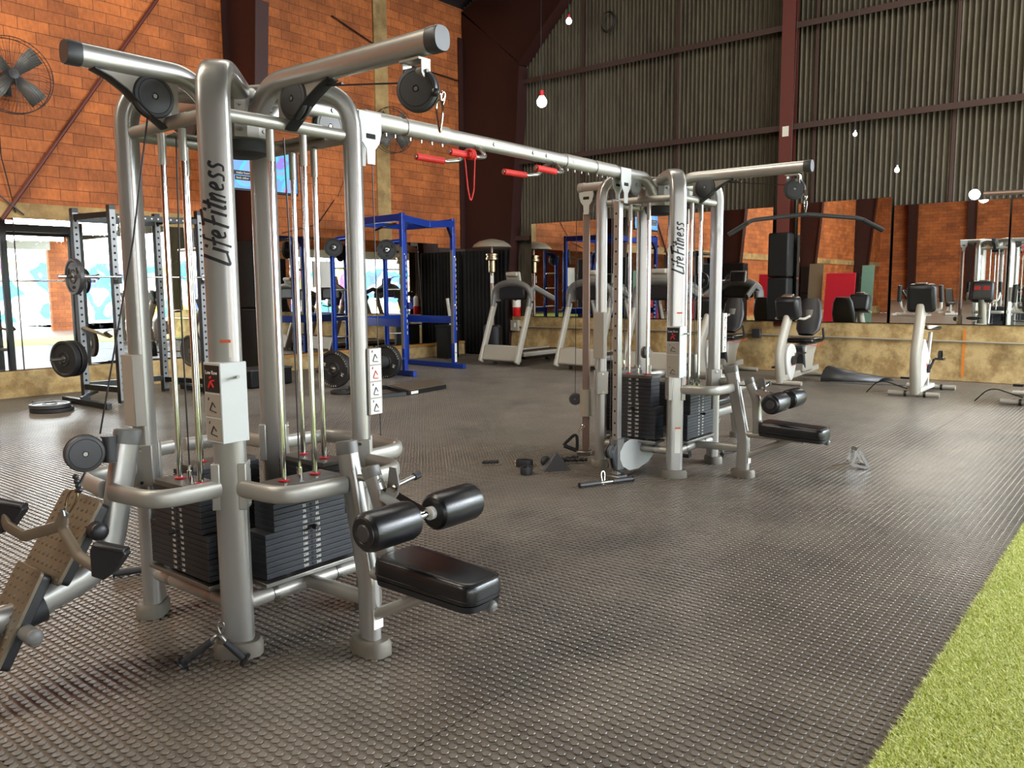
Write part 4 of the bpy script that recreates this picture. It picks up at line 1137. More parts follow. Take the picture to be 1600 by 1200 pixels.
b = MB(); b.box((F1[0]+.09, F1[1]-.06, 1.22), (.10, .05, .12)); b.box((F1[0]+.13, F1[1]-.08, 1.29), (.02, .05, .14)); b.build('bar_hook', 'dark_blue', t, bevel=.004)
for (px_, q) in (((11.25, 12.30), R2), ((9.93, 12.30), R1)):
    b = MB(); b.tube(fillet([(px_[0], px_[1], .02), (px_[0], px_[1], 2.42), (q[0], q[1], 2.46)], .2, 6), .042, 14, n=4); sp = b.build('storage_post', 'blue_steel', t)
    for z in (.62, 1.0, 1.5, 1.9):
        b = MB(); b.cyl((px_[0], px_[1], z), (px_[0]+.30, px_[1]-.14, z), .018, 12); b.build('plate_peg', 'steel', t)
    b = MB(); b.cyl((px_[0], px_[1], 2.28), (px_[0]-.12, px_[1]-.24, 2.28), .02, 12); b.build('plate_peg', 'steel', t)
bumper((11.20, 12.19, 2.28), (.5, 1, 0), .20, .04, 'small black plate on the blue rack storage post nearer the middle', holes=True)
bumper((9.88, 12.19, 2.28), (.5, 1, 0), .17, .05, 'small black plate on the blue rack storage post behind the near tower')
# deadlift bar with lettered bumper plates
a_ = Vector((9.42-7.93, 10.38-9.98, 0)).normalized(); c0 = Vector((8.05, 10.0, .29))
barbell(c0+a_*.72, a_, 2.2, 'barbell lying on the floor with lettered bumper plates before the blue rack', half=1.15)
bumper(c0, a_, .285, .10, 'lettered black bumper plate on the floor barbell, left disc seen between the guide rods', script=True)
bumper(c0+a_*.13, a_, .24, .06, 'thin plate tucked behind the left lettered bumper')
bumper(c0+a_*1.47, a_, .285, .10, 'lettered black bumper plate on the floor barbell, right disc by the blue rack upright', script=True)
bumper((7.68, 9.35, .025), (0, 0, 1), .19, .045, 'small black plate flat on the floor in front of the lettered bumpers')
t = thing('bar_pad', 'thick black foam squat pad around the floor barbell', 'bar pad', tuple(c0+a_*1.2), world=True)
b = MB(); b.cyl(c0+a_*1.02, c0+a_*1.40, .10, 24); b.build('foam', 'graphite', t)
# low platforms
t = thing('step_platform', 'low black framed platform with a worn tan top on the floor before the blue rack', 'platform', (8.5, 8.85, 0), world=True)
pl = [(8.05, 8.38), (8.95, 8.50), (9.35, 9.20), (8.35, 9.15)]
b = MB(); b.prism(pl, (0, 0, .035), (1, 0, 0), (0, 1, 0), .06); b.build('frame', 'black_steel', t, bevel=.005)
b = MB(); b.prism([(p[0]*.93+8.68*.07, p[1]*.93+8.80*.07) for p in pl], (0, 0, .068), (1, 0, 0), (0, 1, 0), .006); b.build('top_panel', 'footplate', t)
b = MB(); q = Matrix.Rotation(math.atan2(.12, .90), 3, 'Z'); b.box((8.18, 8.392, .035), (.16, .008, .04), q); b.build('side_label', 'label_white', t)
t = thing('rail_frame', 'black steel rail frame flat on the floor beside the platform', 'floor frame', (7.9, 9.0, 0), world=True)
b = MB(); b.bar((7.35, 8.62, .03), (8.02, 8.42, .03), .07, .05); b.build('rail', 'black_steel', t); b = MB(); b.bar((8.0, 9.6, .03), (8.4, 9.2, .03), .07, .05); b.build('rail', 'black_steel', t)
b = MB(); b.bar((7.40, 8.62, .03), (8.02, 9.6, .03), .07, .05); b.build('rail', 'black_steel', t)
t = thing('plyo_box', 'dark box behind the near tower below the leftmost blue post', 'box', (7.55, 11.2, 0), world=True)
b = MB(); b.box((7.55, 11.2, .14), (.85, .5, .26), .15); b.build('body', 'pad_black', t, bevel=.02)
b = MB(); b.box((7.55, 11.2, .275), (.87, .52, .03), .15); b.build('lid', 'graphite', t, bevel=.01)

# ------------------------------------------------------------------ cardio machines
def treadmill(P, label, rz=0):
    t = thing('treadmill', label, 'treadmill', P, rz, 'treadmills along the corrugated wall')
    W = .43
    for s in (-1, 1):
        b = MB(); b.bar((-.02, s*W, .06), (.42, s*W, 1.10), .065, .12, up=(1, 0, 0)); b.build('upright', 'pale_plastic', t, bevel=.02, smooth=40)
        b = MB(); b.tube(fillet([(.36, s*W, 1.02), (.44, s*W, 1.28), (.58, s*(W-.04), 1.36), (1.12, s*(W+.02), 1.16)], .12, 6), (.035, .05), 16, n=3, up=(0, 0, 1)); b.build('handrail', 'grey_plastic', t)
    b = MB(); b.box((.10, 0, .22), (.20, 2*W-.04, .28), Matrix.Rotation(R(10), 3, 'Y'), taper=(.7, .98)); b.build('motor_hood', 'pale_plastic', t, bevel=.03, smooth=40)
    # arched console bridge
    pts = []
    for k in range(15):
        q = math.pi*k/14
        pts.append((.46-.03*math.sin(q), -math.cos(q)*(W+.0), 1.12+.30*math.sin(q)**.6))
    b = MB(); b.tube(pts, (.10, .055), 18, up=(0, 0, 1), n=2.6); b.build('console_arch', 'grey_plastic', t, smooth=50)
    b = MB(); b.box((.44, 0, 1.27), (.10, .62, .26)); b.build('console_back', 'black_plastic', t, bevel=.04, smooth=40)
    b = MB(); b.box((.47, 0, 1.50), (.05, .34, .26), Matrix.Rotation(R(-12), 3, 'Y')); c = b.build('console', 'pale_plastic', t, bevel=.03, smooth=40)
    b = MB(); b.box((.502, 0, 1.52), (.008, .27, .17), Matrix.Rotation(R(-12), 3, 'Y')); b.build('screen', 'label_black', c)
    b = MB(); b.box((.488, 0, 1.41), (.02, .05, .05)); b.build('stop_key', 'label_white', c)
    b = MB(); b.box((.42, 0, 1.585), (.08, .26, .07)); b.build('top_tray', 'pale_plastic', t, bevel=.02, smooth=40)
    b = MB(); b.box((1.20, 0, .16), (1.70, .72, .10), Matrix.Rotation(R(0), 3, 'Y')); b.build('deck', 'black_steel', t, bevel=.01)
    b = MB(); b.box((1.20, 0, .214), (1.64, .50, .008)); b.build('belt', 'rubber', t)
    for s in (-1, 1):
        b = MB(); b.box((1.15, s*.34, .20), (1.75, .11, .08)); b.build('side_rail', 'pale_plastic', t, bevel=.02, smooth=40)
    for x in (.25, 1.95):
        for s in (-1, 1):
            b = MB(); b.cyl((x, s*.3, 0), (x, s*.3, .12), .03, 12); b.build('foot', 'black_plastic', t)
    return t
tm = treadmill((12.17, 10.14, 0), 'grey treadmill nearest the brick corner, in front of the fire extinguisher'); tm.scale = (1.02, 1.05, 1.12)
dup(tm, (12.22, 8.35, 0), 0, 'grey treadmill right behind the holed cable posts of the far tower')
dup(tm, (12.25, 6.95, 0), 0, 'grey treadmill hidden mostly by the far tower columns, beside the recumbent bike')

def recumbent(P, label):
    t = thing('recumbent_bike', label, 'exercise bike', P, 0, 'recumbent bikes along the corrugated wall')
    b = MB(); b.tube(fillet([(.02, 0, .05), (-.10, 0, .50), (.22, 0, 1.06)], .5, 10), (.055, .085), 20, n=3, up=(1, 0, 0)); b.build('front_mast', 'pale_plastic', t, smooth=45)
    b = MB(); pts = []
    for k in range(20):
        q = 2*math.pi*k/20; pts.append((.24+.17*math.cos(q)*(1+.25*math.sin(q)), .33+.29*math.sin(q)))
    b.prism(pts, (0, 0, 0), (1, 0, 0), (0, 0, 1), .13); sh = b.build('crank_cover', 'white_paint', t, bevel=.02, smooth=40)
    plate_text(sh, 'life', (.24, -.072, .30), (1, 0, 0), (0, 0, 1), .07, 'red_grip', 'cover_mark')
    b = MB(); b.cyl((.26, -.10, .36), (.26, .10, .36), .07, 20); b.bar((.26, -.09, .36), (.36, -.10, .46), .02, .03); b.box((.38, -.15, .47), (.10, .10, .03)); b.bar((.26, .09, .36), (.18, .10, .26), .02, .03); b.box((.16, .15, .25), (.10, .10, .03)); b.build('pedals', 'black_plastic', t)
    b = MB(); b.box((.20, 0, 1.17), (.20, .36, .34), Matrix.Rotation(R(-14), 3, 'Y')); c = b.build('console', 'black_plastic', t, bevel=.05, smooth=40)
    b = MB(); b.box((.30, 0, 1.19), (.01, .28, .22), Matrix.Rotation(R(-14), 3, 'Y')); b.build('screen', 'label_black', c)
    b = MB(); b.box((.16, 0, 1.355), (.12, .16, .03), Matrix.Rotation(R(-14), 3, 'Y')); b.build('console_top', 'rosy_steel', c, bevel=.01)
    for s in (-1, 1):
        b = MB(); b.tube(fillet([(.18, s*.10, 1.02), (.26, s*.22, 1.0), (.42, s*.24, 1.04)], .06, 5), .02, 10); b.build('front_grip', 'pale_plastic', t)
    b = MB(); b.bar((.05, 0, .10), (1.35, 0, .16), .10, .10); b.build('base_beam', 'pale_plastic', t, bevel=.02)
    for x in (0, 1.32):
        b = MB(); b.cyl((x, -.32, .04), (x, .32, .04), .035, 14); b.build('floor_bar', 'pale_plastic', t)
    b = MB(); b.prism([(.60, .14), (.95, .14), (1.02, .40), (1.15, .58), (.68, .58), (.62, .36)], (0, 0, 0), (1, 0, 0), (0, 0, 1), .20); b.build('seat_tower', 'pale_plastic', t, bevel=.03, smooth=40)
    b = MB(); b.bar((.66, 0, .20), (.58, 0, .56), .21, .06, up=(1, 0, 0)); b.build('tower_front', 'graphite', t, bevel=.02)
    b = MB(); b.box((.86, 0, .635), (.46, .42, .08)); b.build('seat_pad', 'vinyl', t, bevel=.035, smooth=50)
    b = MB(); b.tube([(.88, 0, .72), (.95, 0, .80), (1.02, 0, 1.0), (1.06, 0, 1.22), (1.07, 0, 1.30)], (.20, .05), 20, n=2.8, up=(1, 0, 0), rr=[.6, .95, 1, .85, .6]); b.build('backrest', 'black_plastic', t, smooth=50)
    b = MB(); b.tube([(.985, 0, 1.02), (1.0, 0, 1.12)], (.06, .02), 12, up=(1, 0, 0)); b.build('back_cutout', 'grey_plastic', t)
    for s in (-1, 1):
        b = MB(); b.tube(fillet([(1.0, s*.10, .62), (.85, s*.30, .66), (.72, s*.33, .84)], .08, 5), .017, 10); b.build('seat_handle', 'graphite', t)
    b = MB(); b.tube(fillet([(.60, -.15, .58), (.8, -.23, .55), (1.1, -.22, .60)], .1, 5), .005, 6); b.build('red_wire', 'red_grip', t)
    return t
rb = recumbent((12.27, 4.62, 0), 'recumbent exercise bike in front of the black padded wall post'); rb.scale = (1.18, 1, 1)
dup(rb, (12.45, 6.02, 0), 0, 'recumbent exercise bike seen behind the right columns of the far tower')

def upright_bike(P, label):
    t = thing('upright_bike', label, 'exercise bike', P, 0, 'upright bikes along the corrugated wall')
    b = MB(); b.tube(fillet([(.02, 0, .06), (-.10, 0, .50), (.14, 0, 1.22)], .6, 10), (.06, .10), 20, n=3, up=(1, 0, 0)); b.build('front_mast', 'pale_plastic', t, smooth=45)
    b = MB(); b.prism([(.04, .10), (.20, .12), (.62, .30), (.66, .42), (.44, .58), (.20, .78), (.08, .60)], (0, 0, 0), (1, 0, 0), (0, 0, 1), .12); sh = b.build('crank_cover', 'white_paint', t, bevel=.02, smooth=40)
    plate_text(sh, 'life', (.30, -.068, .42), (1, 0, 0), (0, 0, 1), .07, 'red_grip', 'cover_mark')
    b = MB(); b.cyl((.38, -.09, .36), (.38, .09, .36), .06, 18); b.bar((.38, -.09, .36), (.50, -.11, .48), .02, .03); b.box((.52, -.18, .49), (.12, .11, .03)); b.bar((.38, .09, .36), (.26, .11, .24), .02, .03); b.box((.24, .18, .23), (.12, .11, .03)); pd = b.build('pedals', 'black_plastic', t)
    b = MB(); b.tube(fillet([(.46, -.18, .50), (.48, -.18, .60), (.58, -.18, .60), (.60, -.18, .50)], .05, 5), (.02, .004), 8); b.build('toe_strap', 'rubber', pd)
    b = MB(); b.box((.12, 0, 1.33), (.16, .36, .38), Matrix.Rotation(R(-10), 3, 'Y')); c = b.build('console', 'black_plastic', t, bevel=.05, smooth=40)
    b = MB(); b.box((.208, 0, 1.35), (.01, .26, .22), Matrix.Rotation(R(-10), 3, 'Y')); sc_ = b.build('screen', 'graphite', c)
    b = MB()
    for s in (-1, 1): b.box((.216, s*.07, 1.40), (.006, .10, .07), Matrix.Rotation(R(-10), 3, 'Y'))
    b.build('red_display', 'red_paint', sc_)
    b = MB(); b.box((.08, 0, 1.525), (.10, .14, .03)); b.build('console_top', 'rosy_steel', c, bevel=.01)
    for s in (-1, 1):
        b = MB(); b.tube(fillet([(.16, s*.12, 1.16), (.12, s*.24, 1.18), (.02, s*.26, 1.34), (.0, s*.25, 1.5)], .06, 5), .018, 10); h = b.build('handlebar', 'white_paint', t)
        b = MB(); b.tube([(.03, s*.262, 1.28), (.0, s*.25, 1.5)], .028, 12); b.build('grip', 'rubber', h)
    b = MB(); b.cyl((.62, 0, .36), (.74, 0, .84), .028, 14); b.build('seat_post', 'silver', t)
    b = MB(); b.bar((.30, 0, .56), (.62, 0, .34), .05, .05); b.bar((.64, 0, .45), (.66, 0, .05), .05, .06); b.build('rear_strut', 'white_paint', t, bevel=.01)
    b = MB(); b.tube([(.62, 0, .885), (.70, 0, .89), (.82, 0, .90), (.90, 0, .905)], (.13, .035), 18, n=2.4, up=(0, 0, 1), rr=[.25, .4, .95, .8]); b.build('saddle', 'vinyl', t, smooth=50)
    b = MB(); b.bar((.0, 0, .07), (1.0, 0, .07), .07, .06); b.build('base_beam', 'white_paint', t, bevel=.01)
    for x in (0, 1.02):
        b = MB(); b.cyl((x, -.30, .04), (x, .34, .04), .034, 14); fb = b.build('floor_bar', 'pale_plastic', t)
        for s in (-.12, .12):
            b = MB(); b.cyl((x, s-.015, .04), (x, s+.015, .04), .042, 14); b.build('bar_clamp', 'black_plastic', fb)
    b = MB(); b.tube(fillet([(.02, .1, .10), (-.05, .45, .22), (-.02, .62, .02)], .2, 8), .008, 8); b.build('power_lead', 'cable', t)
    return t
ub = upright_bike((11.98, 2.66, 0), 'upright exercise bike standing alone near the right of the concrete plinth')
dup(ub, (11.85, 1.30, 0), 0, 'upright exercise bike cut off by the right picture edge')

# rubber mat, folded, on another flat one
t = thing('folded_mat', 'dark folded rubber mat on the floor beside the recumbent bike', 'exercise mat', (13.3, 3.6, 0), world=True)
b = MB(); b.box((13.45, 3.68, .008), (.72, 1.1, .010), .2); b.build('flat_layer', 'grey_rubber', t)
b = MB(); pth = [(12.95, 4.25, .20), (13.1, 3.7, .12), (13.35, 3.1, .05)]
vs = []; fs = []
for (x, y, h) in ((13.2, 4.20, .24), (13.32, 3.85, .15), (13.48, 3.42, .07)):
    for q in range(9):
        w_ = math.pi*q/8; vs.append((x+.20*math.cos(w_), y-.06*math.cos(w_), .012+h*max(math.sin(w_), .0)))
for i in range(2):
    for q in range(8): fs.append((i*9+q, i*9+q+1, (i+1)*9+q+1, (i+1)*9+q))
b._add(vs, fs); o = b.build('folded_layer', 'graphite', t); sm = o.modifiers.new('s', 'SOLIDIFY'); sm.thickness = .008

# padded posts
def padded(P, w, d, z0, z1, label, nm='post_pad', ry=0):
    t = thing(nm, label, 'post padding', P, ry, world=False)
    b = MB(); zm = z0+(z1-z0)*.5
    b.box((0, 0, (z0+zm)/2-.003), (d, w, zm-z0-.006)); b.build('lower_pad', 'pad_black', t, bevel=.03, smooth=40)
    b = MB(); b.box((0, 0, (zm+z1)/2), (d, w, z1-zm)); b.build('upper_pad', 'pad_black', t, bevel=.03, smooth=40)
    return t
padded((XR-.30, 5.41, 0), .36, .30, .895, 2.42, 'black padding wrapped round the red wall post above the plinth')
padded((8.37, 12.46, 0), .78, .40, .05, 2.35, 'black padding round the foot of the red portal column behind the near tower')
padded((.3, 12.46, 0), .78, .40, .05, 2.35, 'black padding round the red column seen in the wall mirror, nearer one')
padded((-7.6, 12.46, 0), .78, .40, .05, 2.35, 'black padding round the red column seen in the wall mirror, farther one')
# dark drape and shelves in the corner
t = thing('dark_drape', 'black drape hanging in the corner behind the patio heater', 'curtain', (14.0, 11.6, 0), world=True)
b = MB(); vs = []; fs = []; n = 60
for i in range(n+1):
    x = 14.18+.03*math.sin(i*1.3); y = 12.88-1.35*i/n
    vs += [(x, y, .03), (x, y, 2.36)]
for i in range(n): fs.append((2*i, 2*i+2, 2*i+3, 2*i+1))
b._add(vs, fs); o = b.build('cloth', 'black_cloth', t, smooth=60); sm = o.modifiers.new('s', 'SOLIDIFY'); sm.thickness = .006
# patio heater
HX, HY = 13.60, 11.50
t = thing('patio_heater', 'patio heater with a domed pale hood and brass burner in the dark corner', 'patio heater', (HX, HY, 0), world=True)
b = MB(); b.lathe([(.42, 2.38), (.38, 2.44), (.27, 2.51), (.10, 2.55), (.01, 2.56), (.01, 2.55), (.27, 2.50), (.38, 2.43)], (HX, HY, 0), seg=40, caps=False); b.build('hood', 'warm_silver', t)
b = MB(); b.lathe([(.12, 2.10), (.135, 2.12), (.135, 2.16), (.115, 2.17), (.115, 2.20), (.13, 2.21), (.13, 2.24), (.05, 2.26)], (HX, HY, 0), seg=28); b.lathe([(.06, 1.84), (.075, 1.86), (.075, 2.10)], (HX, HY, 0), seg=24); b.build('burner', 'brass', t)
b = MB(); b.cyl((HX, HY, 2.24), (HX, HY, 2.52), .02, 12); b.cyl((HX, HY, .7), (HX, HY, 1.86), .035, 16); b.build('pole', 'rosy_steel', t)
b = MB(); b.lathe([(.23, .0), (.24, .03), (.21, .05), (.20, .68), (.17, .72)], (HX, HY, 0), seg=28); b.build('tank_cover', 'black_steel', t)
b = MB(); b.box((HX-.04, HY-.03, 1.70), (.02, .07, .16), .7); b.build('rating_label', 'label_white', t)
# rolled papers leaning on the heater
t = thing('white_tube', 'pale rolled tube leaning against the patio heater', 'tube', (13.1, 11.7, 0), world=True)
b = MB(); b.cyl((13.03, 12.2, .73), (12.98, 12.25, 1.30), .035, 14); b.build('roll', 'label_white', t)
t = thing('side_table', 'black plant stand under the white tube by the heater', 'stand', (13.0, 12.3, 0), world=True)
b = MB(); b.box((13.02, 12.30, .71), (.40, .40, .03)); b.build('top', 'black_steel', t); b = MB(); b.box((13.02, 12.30, .35), (.34, .34, .68)); b.build('body', 'pad_black', t)
# fire extinguisher on the plinth
t = thing('fire_extinguisher', 'red fire extinguisher with a white upper label standing on the concrete plinth', 'fire extinguisher', (14.24, 11.38, .88), world=True)
E0 = (14.24, 11.34, 0)
b = MB(); b.lathe([(.08, .885), (.09, .90), (.09, 1.27), (.06, 1.33), (.03, 1.35)], E0, seg=24); b.build('cylinder', 'red_paint', t)
b = MB(); b.lathe([(.092, 1.09), (.092, 1.27)], E0, seg=24); b.lathe([(.093, 1.27), (.062, 1.335)], E0, seg=24, caps=False); b.build('white_label', 'label_white', t)
b = MB(); b.cyl((E0[0], E0[1], 1.34), (E0[0], E0[1], 1.41), .02, 12); b.bar((E0[0]-.02, E0[1], 1.40), (E0[0]-.14, E0[1]-.04, 1.44), .025, .012); b.tube([(E0[0], E0[1]+.02, 1.37), (E0[0]-.05, E0[1]+.11, 1.25), (E0[0]-.02, E0[1]+.10, 1.0)], .010, 8); b.build('valve', 'black_plastic', t)
t = thing('junction_box', 'grey electrical box on the plinth below the fire extinguisher', 'electrical box', (14.33, 11.42, .62), world=True)
b = MB(); b.box((14.325, 11.45, .68), (.09, .22, .24)); b.build('box', 'pale_plastic', t, bevel=.01); b = MB(); b.box((14.275, 11.43, .69), (.012, .04, .09)); b.build('socket', 'label_white', t)
t = thing('junction_box', 'small dark conduit box on the plinth between the recumbent bikes', 'electrical box', (14.33, 5.9, .6), world=True)
b = MB(); b.box((14.32, 5.86, .66), (.07, .16, .16)); b.build('box', 'graphite', t, bevel=.01)
t = thing('conduit', 'thin pale conduit running along the concrete plinth', 'conduit', (14.3, 5, .62), world=True)
b = MB(); b.cyl((14.335, 11.34, .655), (14.335, 5.94, .66), .016, 10); b.build('pipe', 'warm_silver', t); b = MB(); b.cyl((14.335, 5.78, .64), (14.335, -.7, .60), .016, 10); b.build('pipe', 'warm_silver', t)
t = thing('paint_mark', 'orange painted stripe down the concrete plinth', 'paint mark', (14.34, 2.55, 0), world=True)
b = MB(); b.box((14.3485, 2.52, .44), (.003, .035, .74)); b.build('stripe', 'orange_line', t)
t = thing('wall_notice', 'white paper notice taped to the mirror behind the blue rack', 'notice', (9.9, 12.9, 1.4), world=True)
b = MB(); b.box((10.15, 12.885, 1.80), (.42, .003, .50)); b.build('paper', 'label_white', t)

# ------------------------------------------------------------------ fans, television, lamps, wires
def fan(P, label, r=.47, az=0, tilt=0):
    t = thing('wall_fan', label, 'fan', P, az, 'round black wall fans on the brick wall')
    b = MB()
    for (rr_, y) in ((r, -.02), (r*.99, .10)):
        b.tube([(rr_*math.cos(q), y, rr_*math.sin(q)) for q in np.linspace(0, 2*math.pi, 48, endpoint=False)], .006, 6, closed=True)
    for rr_ in (.35, .62, .82):
        b.tube([(r*rr_*math.cos(q), -.085+.06*rr_**3, r*rr_*math.sin(q)) for q in np.linspace(0, 2*math.pi, 40, endpoint=False)], .0015, 4, closed=True)
    for k in range(64):
        q = 2*math.pi*k/64
        b.tube([(r*s_*math.cos(q+.25*(1-s_)), -.09+.07*s_**4, r*s_*math.sin(q+.25*(1-s_))) for s_ in (.12, .4, .7, .92, 1)], .0022 if k % 8 else .0045, 4, caps=False)
    for k in range(24):
        q = 2*math.pi*k/24
        b.tube([(r*s_*math.cos(q), .16-.06*s_**4, r*s_*math.sin(q)) for s_ in (.15, .6, 1)], .0016, 4, caps=False)
    b.build('guard', 'black_steel', t)
    b = MB(); b.lathe([(.03, -.105), (.065, -.10), (.07, -.08), (.05, -.04)], (0, 0, 0), (0, 1, 0), 24); b.build('badge', 'black_plastic', t)
    b = MB(); b.lathe([(.06, .02), (.10, .06), (.10, .22), (.06, .26)], (0, 0, 0), (0, 1, 0), 24); b.build('motor', 'graphite', t)
    for k in range(4):
        q = 2*math.pi*k/4+.75
        b = MB(); c, s_ = math.cos(q), math.sin(q)
        def pt(rad, tn, y): return (rad*c-tn*s_, y, rad*s_+tn*c)
        b._add([pt(.05, -.05, .02), pt(.05, .05, -.02), pt(r*.5, .12, -.045), pt(r*.88, .13, -.05), pt(r*.88, -.10, .03), pt(r*.5, -.08, .03)], [(0, 1, 2, 3, 4, 5)])
        o = b.build('blade', 'grey_plastic', t); sm = o.modifiers.new('s', 'SOLIDIFY'); sm.thickness = .003
    b = MB(); b.bar((0, .2, 0), (0, .42, -.05), .05, .06); b.box((0, .43, -.05), (.14, .03, .3)); b.build('wall_bracket', 'black_steel', t)
    return t
fan((4.72, 12.45, 4.42), 'large round wall fan at the upper left on the brick, its blades plain to see', .50, R(-8))
fan((11.70, 12.45, 4.68), 'wall fan farther along the brick, half hidden above the overhead beam', .45, R(-14))
t = thing('television', 'television with a bright blue and pink picture mounted on the red column', 'television', (8.12, 11.9, 3.5), world=True)
b = MB(); b.box((8.12, 11.72, 3.51), (1.30, .05, .86)); b.build('case', 'black_plastic', t, bevel=.01)
def mat_tv():
    m, nt, b = nodes('tv_picture')
    tc = N(nt, 'ShaderNodeTexCoord'); n = N(nt, 'ShaderNodeTexNoise'); n.inputs['Scale'].default_value = 1.7; n.inputs['Detail'].default_value = 2; n.inputs['Distortion'].default_value = 1.2
    L(nt, tc.outputs['Object'], n.inputs['Vector'])
    rp = N(nt, 'ShaderNodeValToRGB'); rp.color_ramp.interpolation = 'CONSTANT'; e = rp.color_ramp.elements
    cs = [(0, (150, 120, 220)), (.40, (110, 160, 240)), (.47, (80, 200, 245)), (.53, (130, 170, 245)), (.60, (225, 60, 150)), (.68, (190, 160, 240))]
    e[0].color = srgb(cs[0][1]); e[1].position = cs[1][0]; e[1].color = srgb(cs[1][1])
    for p, c in cs[2:]: q = e.new(p); q.color = srgb(c)
    L(nt, n.outputs[0], rp.inputs[0]); L(nt, rp.outputs[0], b.inputs['Emission Color']); b.inputs['Emission Strength'].default_value = 1.1
    b.inputs['Base Color'].default_value = (.01, .01, .01, 1); b.inputs['Roughness'].default_value = .3
mat_tv()
b = MB(); b.box((8.12, 11.692, 3.52), (1.24, .006, .80)); sc_ = b.build('screen', 'tv_picture', t)
b = MB(); b.box((7.72, 11.687, 3.36), (.36, .004, .07)); b.box((7.70, 11.687, 3.28), (.28, .004, .07)); cb_ = b.build('caption_band', 'label_black', sc_)
plate_text(sc_, 'make hoort', (7.72, 11.684, 3.36), (1, 0, 0), (0, 0, 1), .055, 'label_white', 'caption'); plate_text(sc_, 'back either', (7.70, 11.684, 3.28), (1, 0, 0), (0, 0, 1), .050, 'label_white', 'caption')
b = MB(); b.bar((8.3, 11.74, 3.5), (8.36, 12.22, 3.5), .08, .08); b.box((8.36, 12.24, 3.5), (.24, .04, .4)); b.build('mount_arm', 'black_steel', t)
# bare bulbs on wires
def bulb(P, r, top, label, holder=True):
    t = thing('light_bulb', label, 'light bulb', P, world=True)
    x, y, z = P
    b = MB(); b.lathe([(r*.12, r*1.2), (r*.5, r*1.0), (r*.95, .25*r), (r, -.1*r), (r*.75, -.75*r), (r*.3, -r), (r*.02, -r*1.02)], (x, y, z), seg=18); b.build('glass', 'bulb', t)
    b = MB(); b.cyl((x, y, z+r*1.1), (x, y, z+r*2.1), r*.45, 12); b.build('socket', 'red_paint' if holder else 'white_paint', t)
    b = MB(); b.tube([(x, y, z+r*2), (x-.02, y+.01, z+r*2+.5), (x, y, top)], .008, 6); b.build('hanging_wire', 'cable', t)
    return t
bulb((13.2, 9.85, 5.10), .10, 7.9, 'bright bare bulb hanging by the corner of the corrugated wall')
bulb((13.4, 9.35, 6.55), .055, 8.0, 'small glowing bulb high up under the sloping roof')
bulb((13.9, 4.15, 3.9), .03, 8.8, 'tiny glowing bulb on a wire before the corrugated wall, upper of the pair', False)
bulb((13.9, 3.5, 3.28), .035, 9.0, 'tiny glowing bulb just above the mirror tops, lower of the pair', False)
t = thing('tube_lamp', 'lit tube lamp on a pole above the mirrors at the right', 'lamp', (13.9, 2.3, 2.9), world=True)
b = MB(); b.ball((13.95, 2.42, 2.83), .075, 14); b.build('lamp_head', 'bulb', t); b = MB(); b.cyl((13.95, 2.30, 2.83), (13.95, .9, 2.80), .035, 14); b.build('arm', 'rosy_steel', t); b = MB(); b.bar((13.95, 1.2, 2.80), (14.4, 1.2, 2.80), .03, .03); b.build('wall_arm', 'rosy_steel', t)
# coiled hose and wires
t = thing('wire_coil', 'coil of dark wire hung high on the corrugated wall', 'wire', (14.3, 9.2, 6.7), world=True)
b = MB()
for k in range(3): b.tube([(14.40-.02*k, 9.10+(.17-.015*k)*math.cos(q), 6.72+(.2-.015*k)*math.sin(q)) for q in np.linspace(0, 2*math.pi, 28, endpoint=False)], .008, 6, closed=True)
b.build('coil', 'cable', t)
def wire(nm, pts, r, label, mt='cable', cat='cable'):
    t = thing(nm, label, cat, pts[0], world=True); b = MB(); b.tube(fillet(pts, .4, 6), r, 8); b.build('strand', mt, t); return t
wire('wall_brace', [(4.62, YB-.05, 2.52), (7.11, YB-.05, 6.12)], .028, 'brown steel brace running diagonally up the brick behind the near tower', 'oxide_lit', 'brace')
wire('fan_cord', [(4.62, 12.75, 4.1), (4.66, 12.88, 3.4), (4.80, 12.9, 2.62)], .008, 'black fan cord dropping down the brick at far left')
wire('slack_cable', [(4.2, 12.88, 3.2), (4.6, 12.88, 2.85), (4.9, 12.88, 2.60)], .012, 'dark cable slanting down to the left wall mirror')
wire('slack_cable', [(9.3, 12.93, 2.55), (10.1, 12.9, 2.75), (10.55, 12.94, 3.25)], .008, 'thin cable from the blue rack up to the brick near the television')
wire('slack_cable', [(10.6, YB-.05, 6.7), (12.4, YB-.05, 6.2), (14.2, YB-.05, 6.15)], .012, 'dark cable sagging across the upper brick right of the pale pilaster')
wire('fan_cord', [(11.55, 12.8, 4.3), (10.9, 12.9, 3.9), (10.6, 12.9, 3.3)], .006, 'thin cord hanging from the farther wall fan')
wire('hanging_wire', [(13.9, 5.2, 8.5), (13.95, 5.15, 6.0), (13.95, 5.2, 2.95)], .004, 'thin wire hanging beside the red wall post')
t = thing('wall_sticker', 'small white paper stuck high on the red wall post', 'sticker', (14.2, 5.42, 4.1), world=True)
b = MB(); b.box((XR-.2315, 5.42, 4.15), (.002, .11, .17)); b.build('paper', 'label_white', t)

# ------------------------------------------------------------------ handles and small gear
def carabiner(t, P, ax, up, ln=.085, w=.028, r=.0045, mt='chrome', nm='carabiner'):
    P = Vector(P); ax = Vector(ax).normalized(); up = Vector(up).normalized(); b = MB()
    pts = []
    for k in range(20):
        q = 2*math.pi*k/20; s_ = math.sin(q)
        pts.append(P+up*(ln/2*s_)+ax*(w*math.cos(q)*(.62+.38*s_)))
    b.tube(pts, r, 8, up=ax.cross(up), closed=True); return b.build(nm, mt, t)
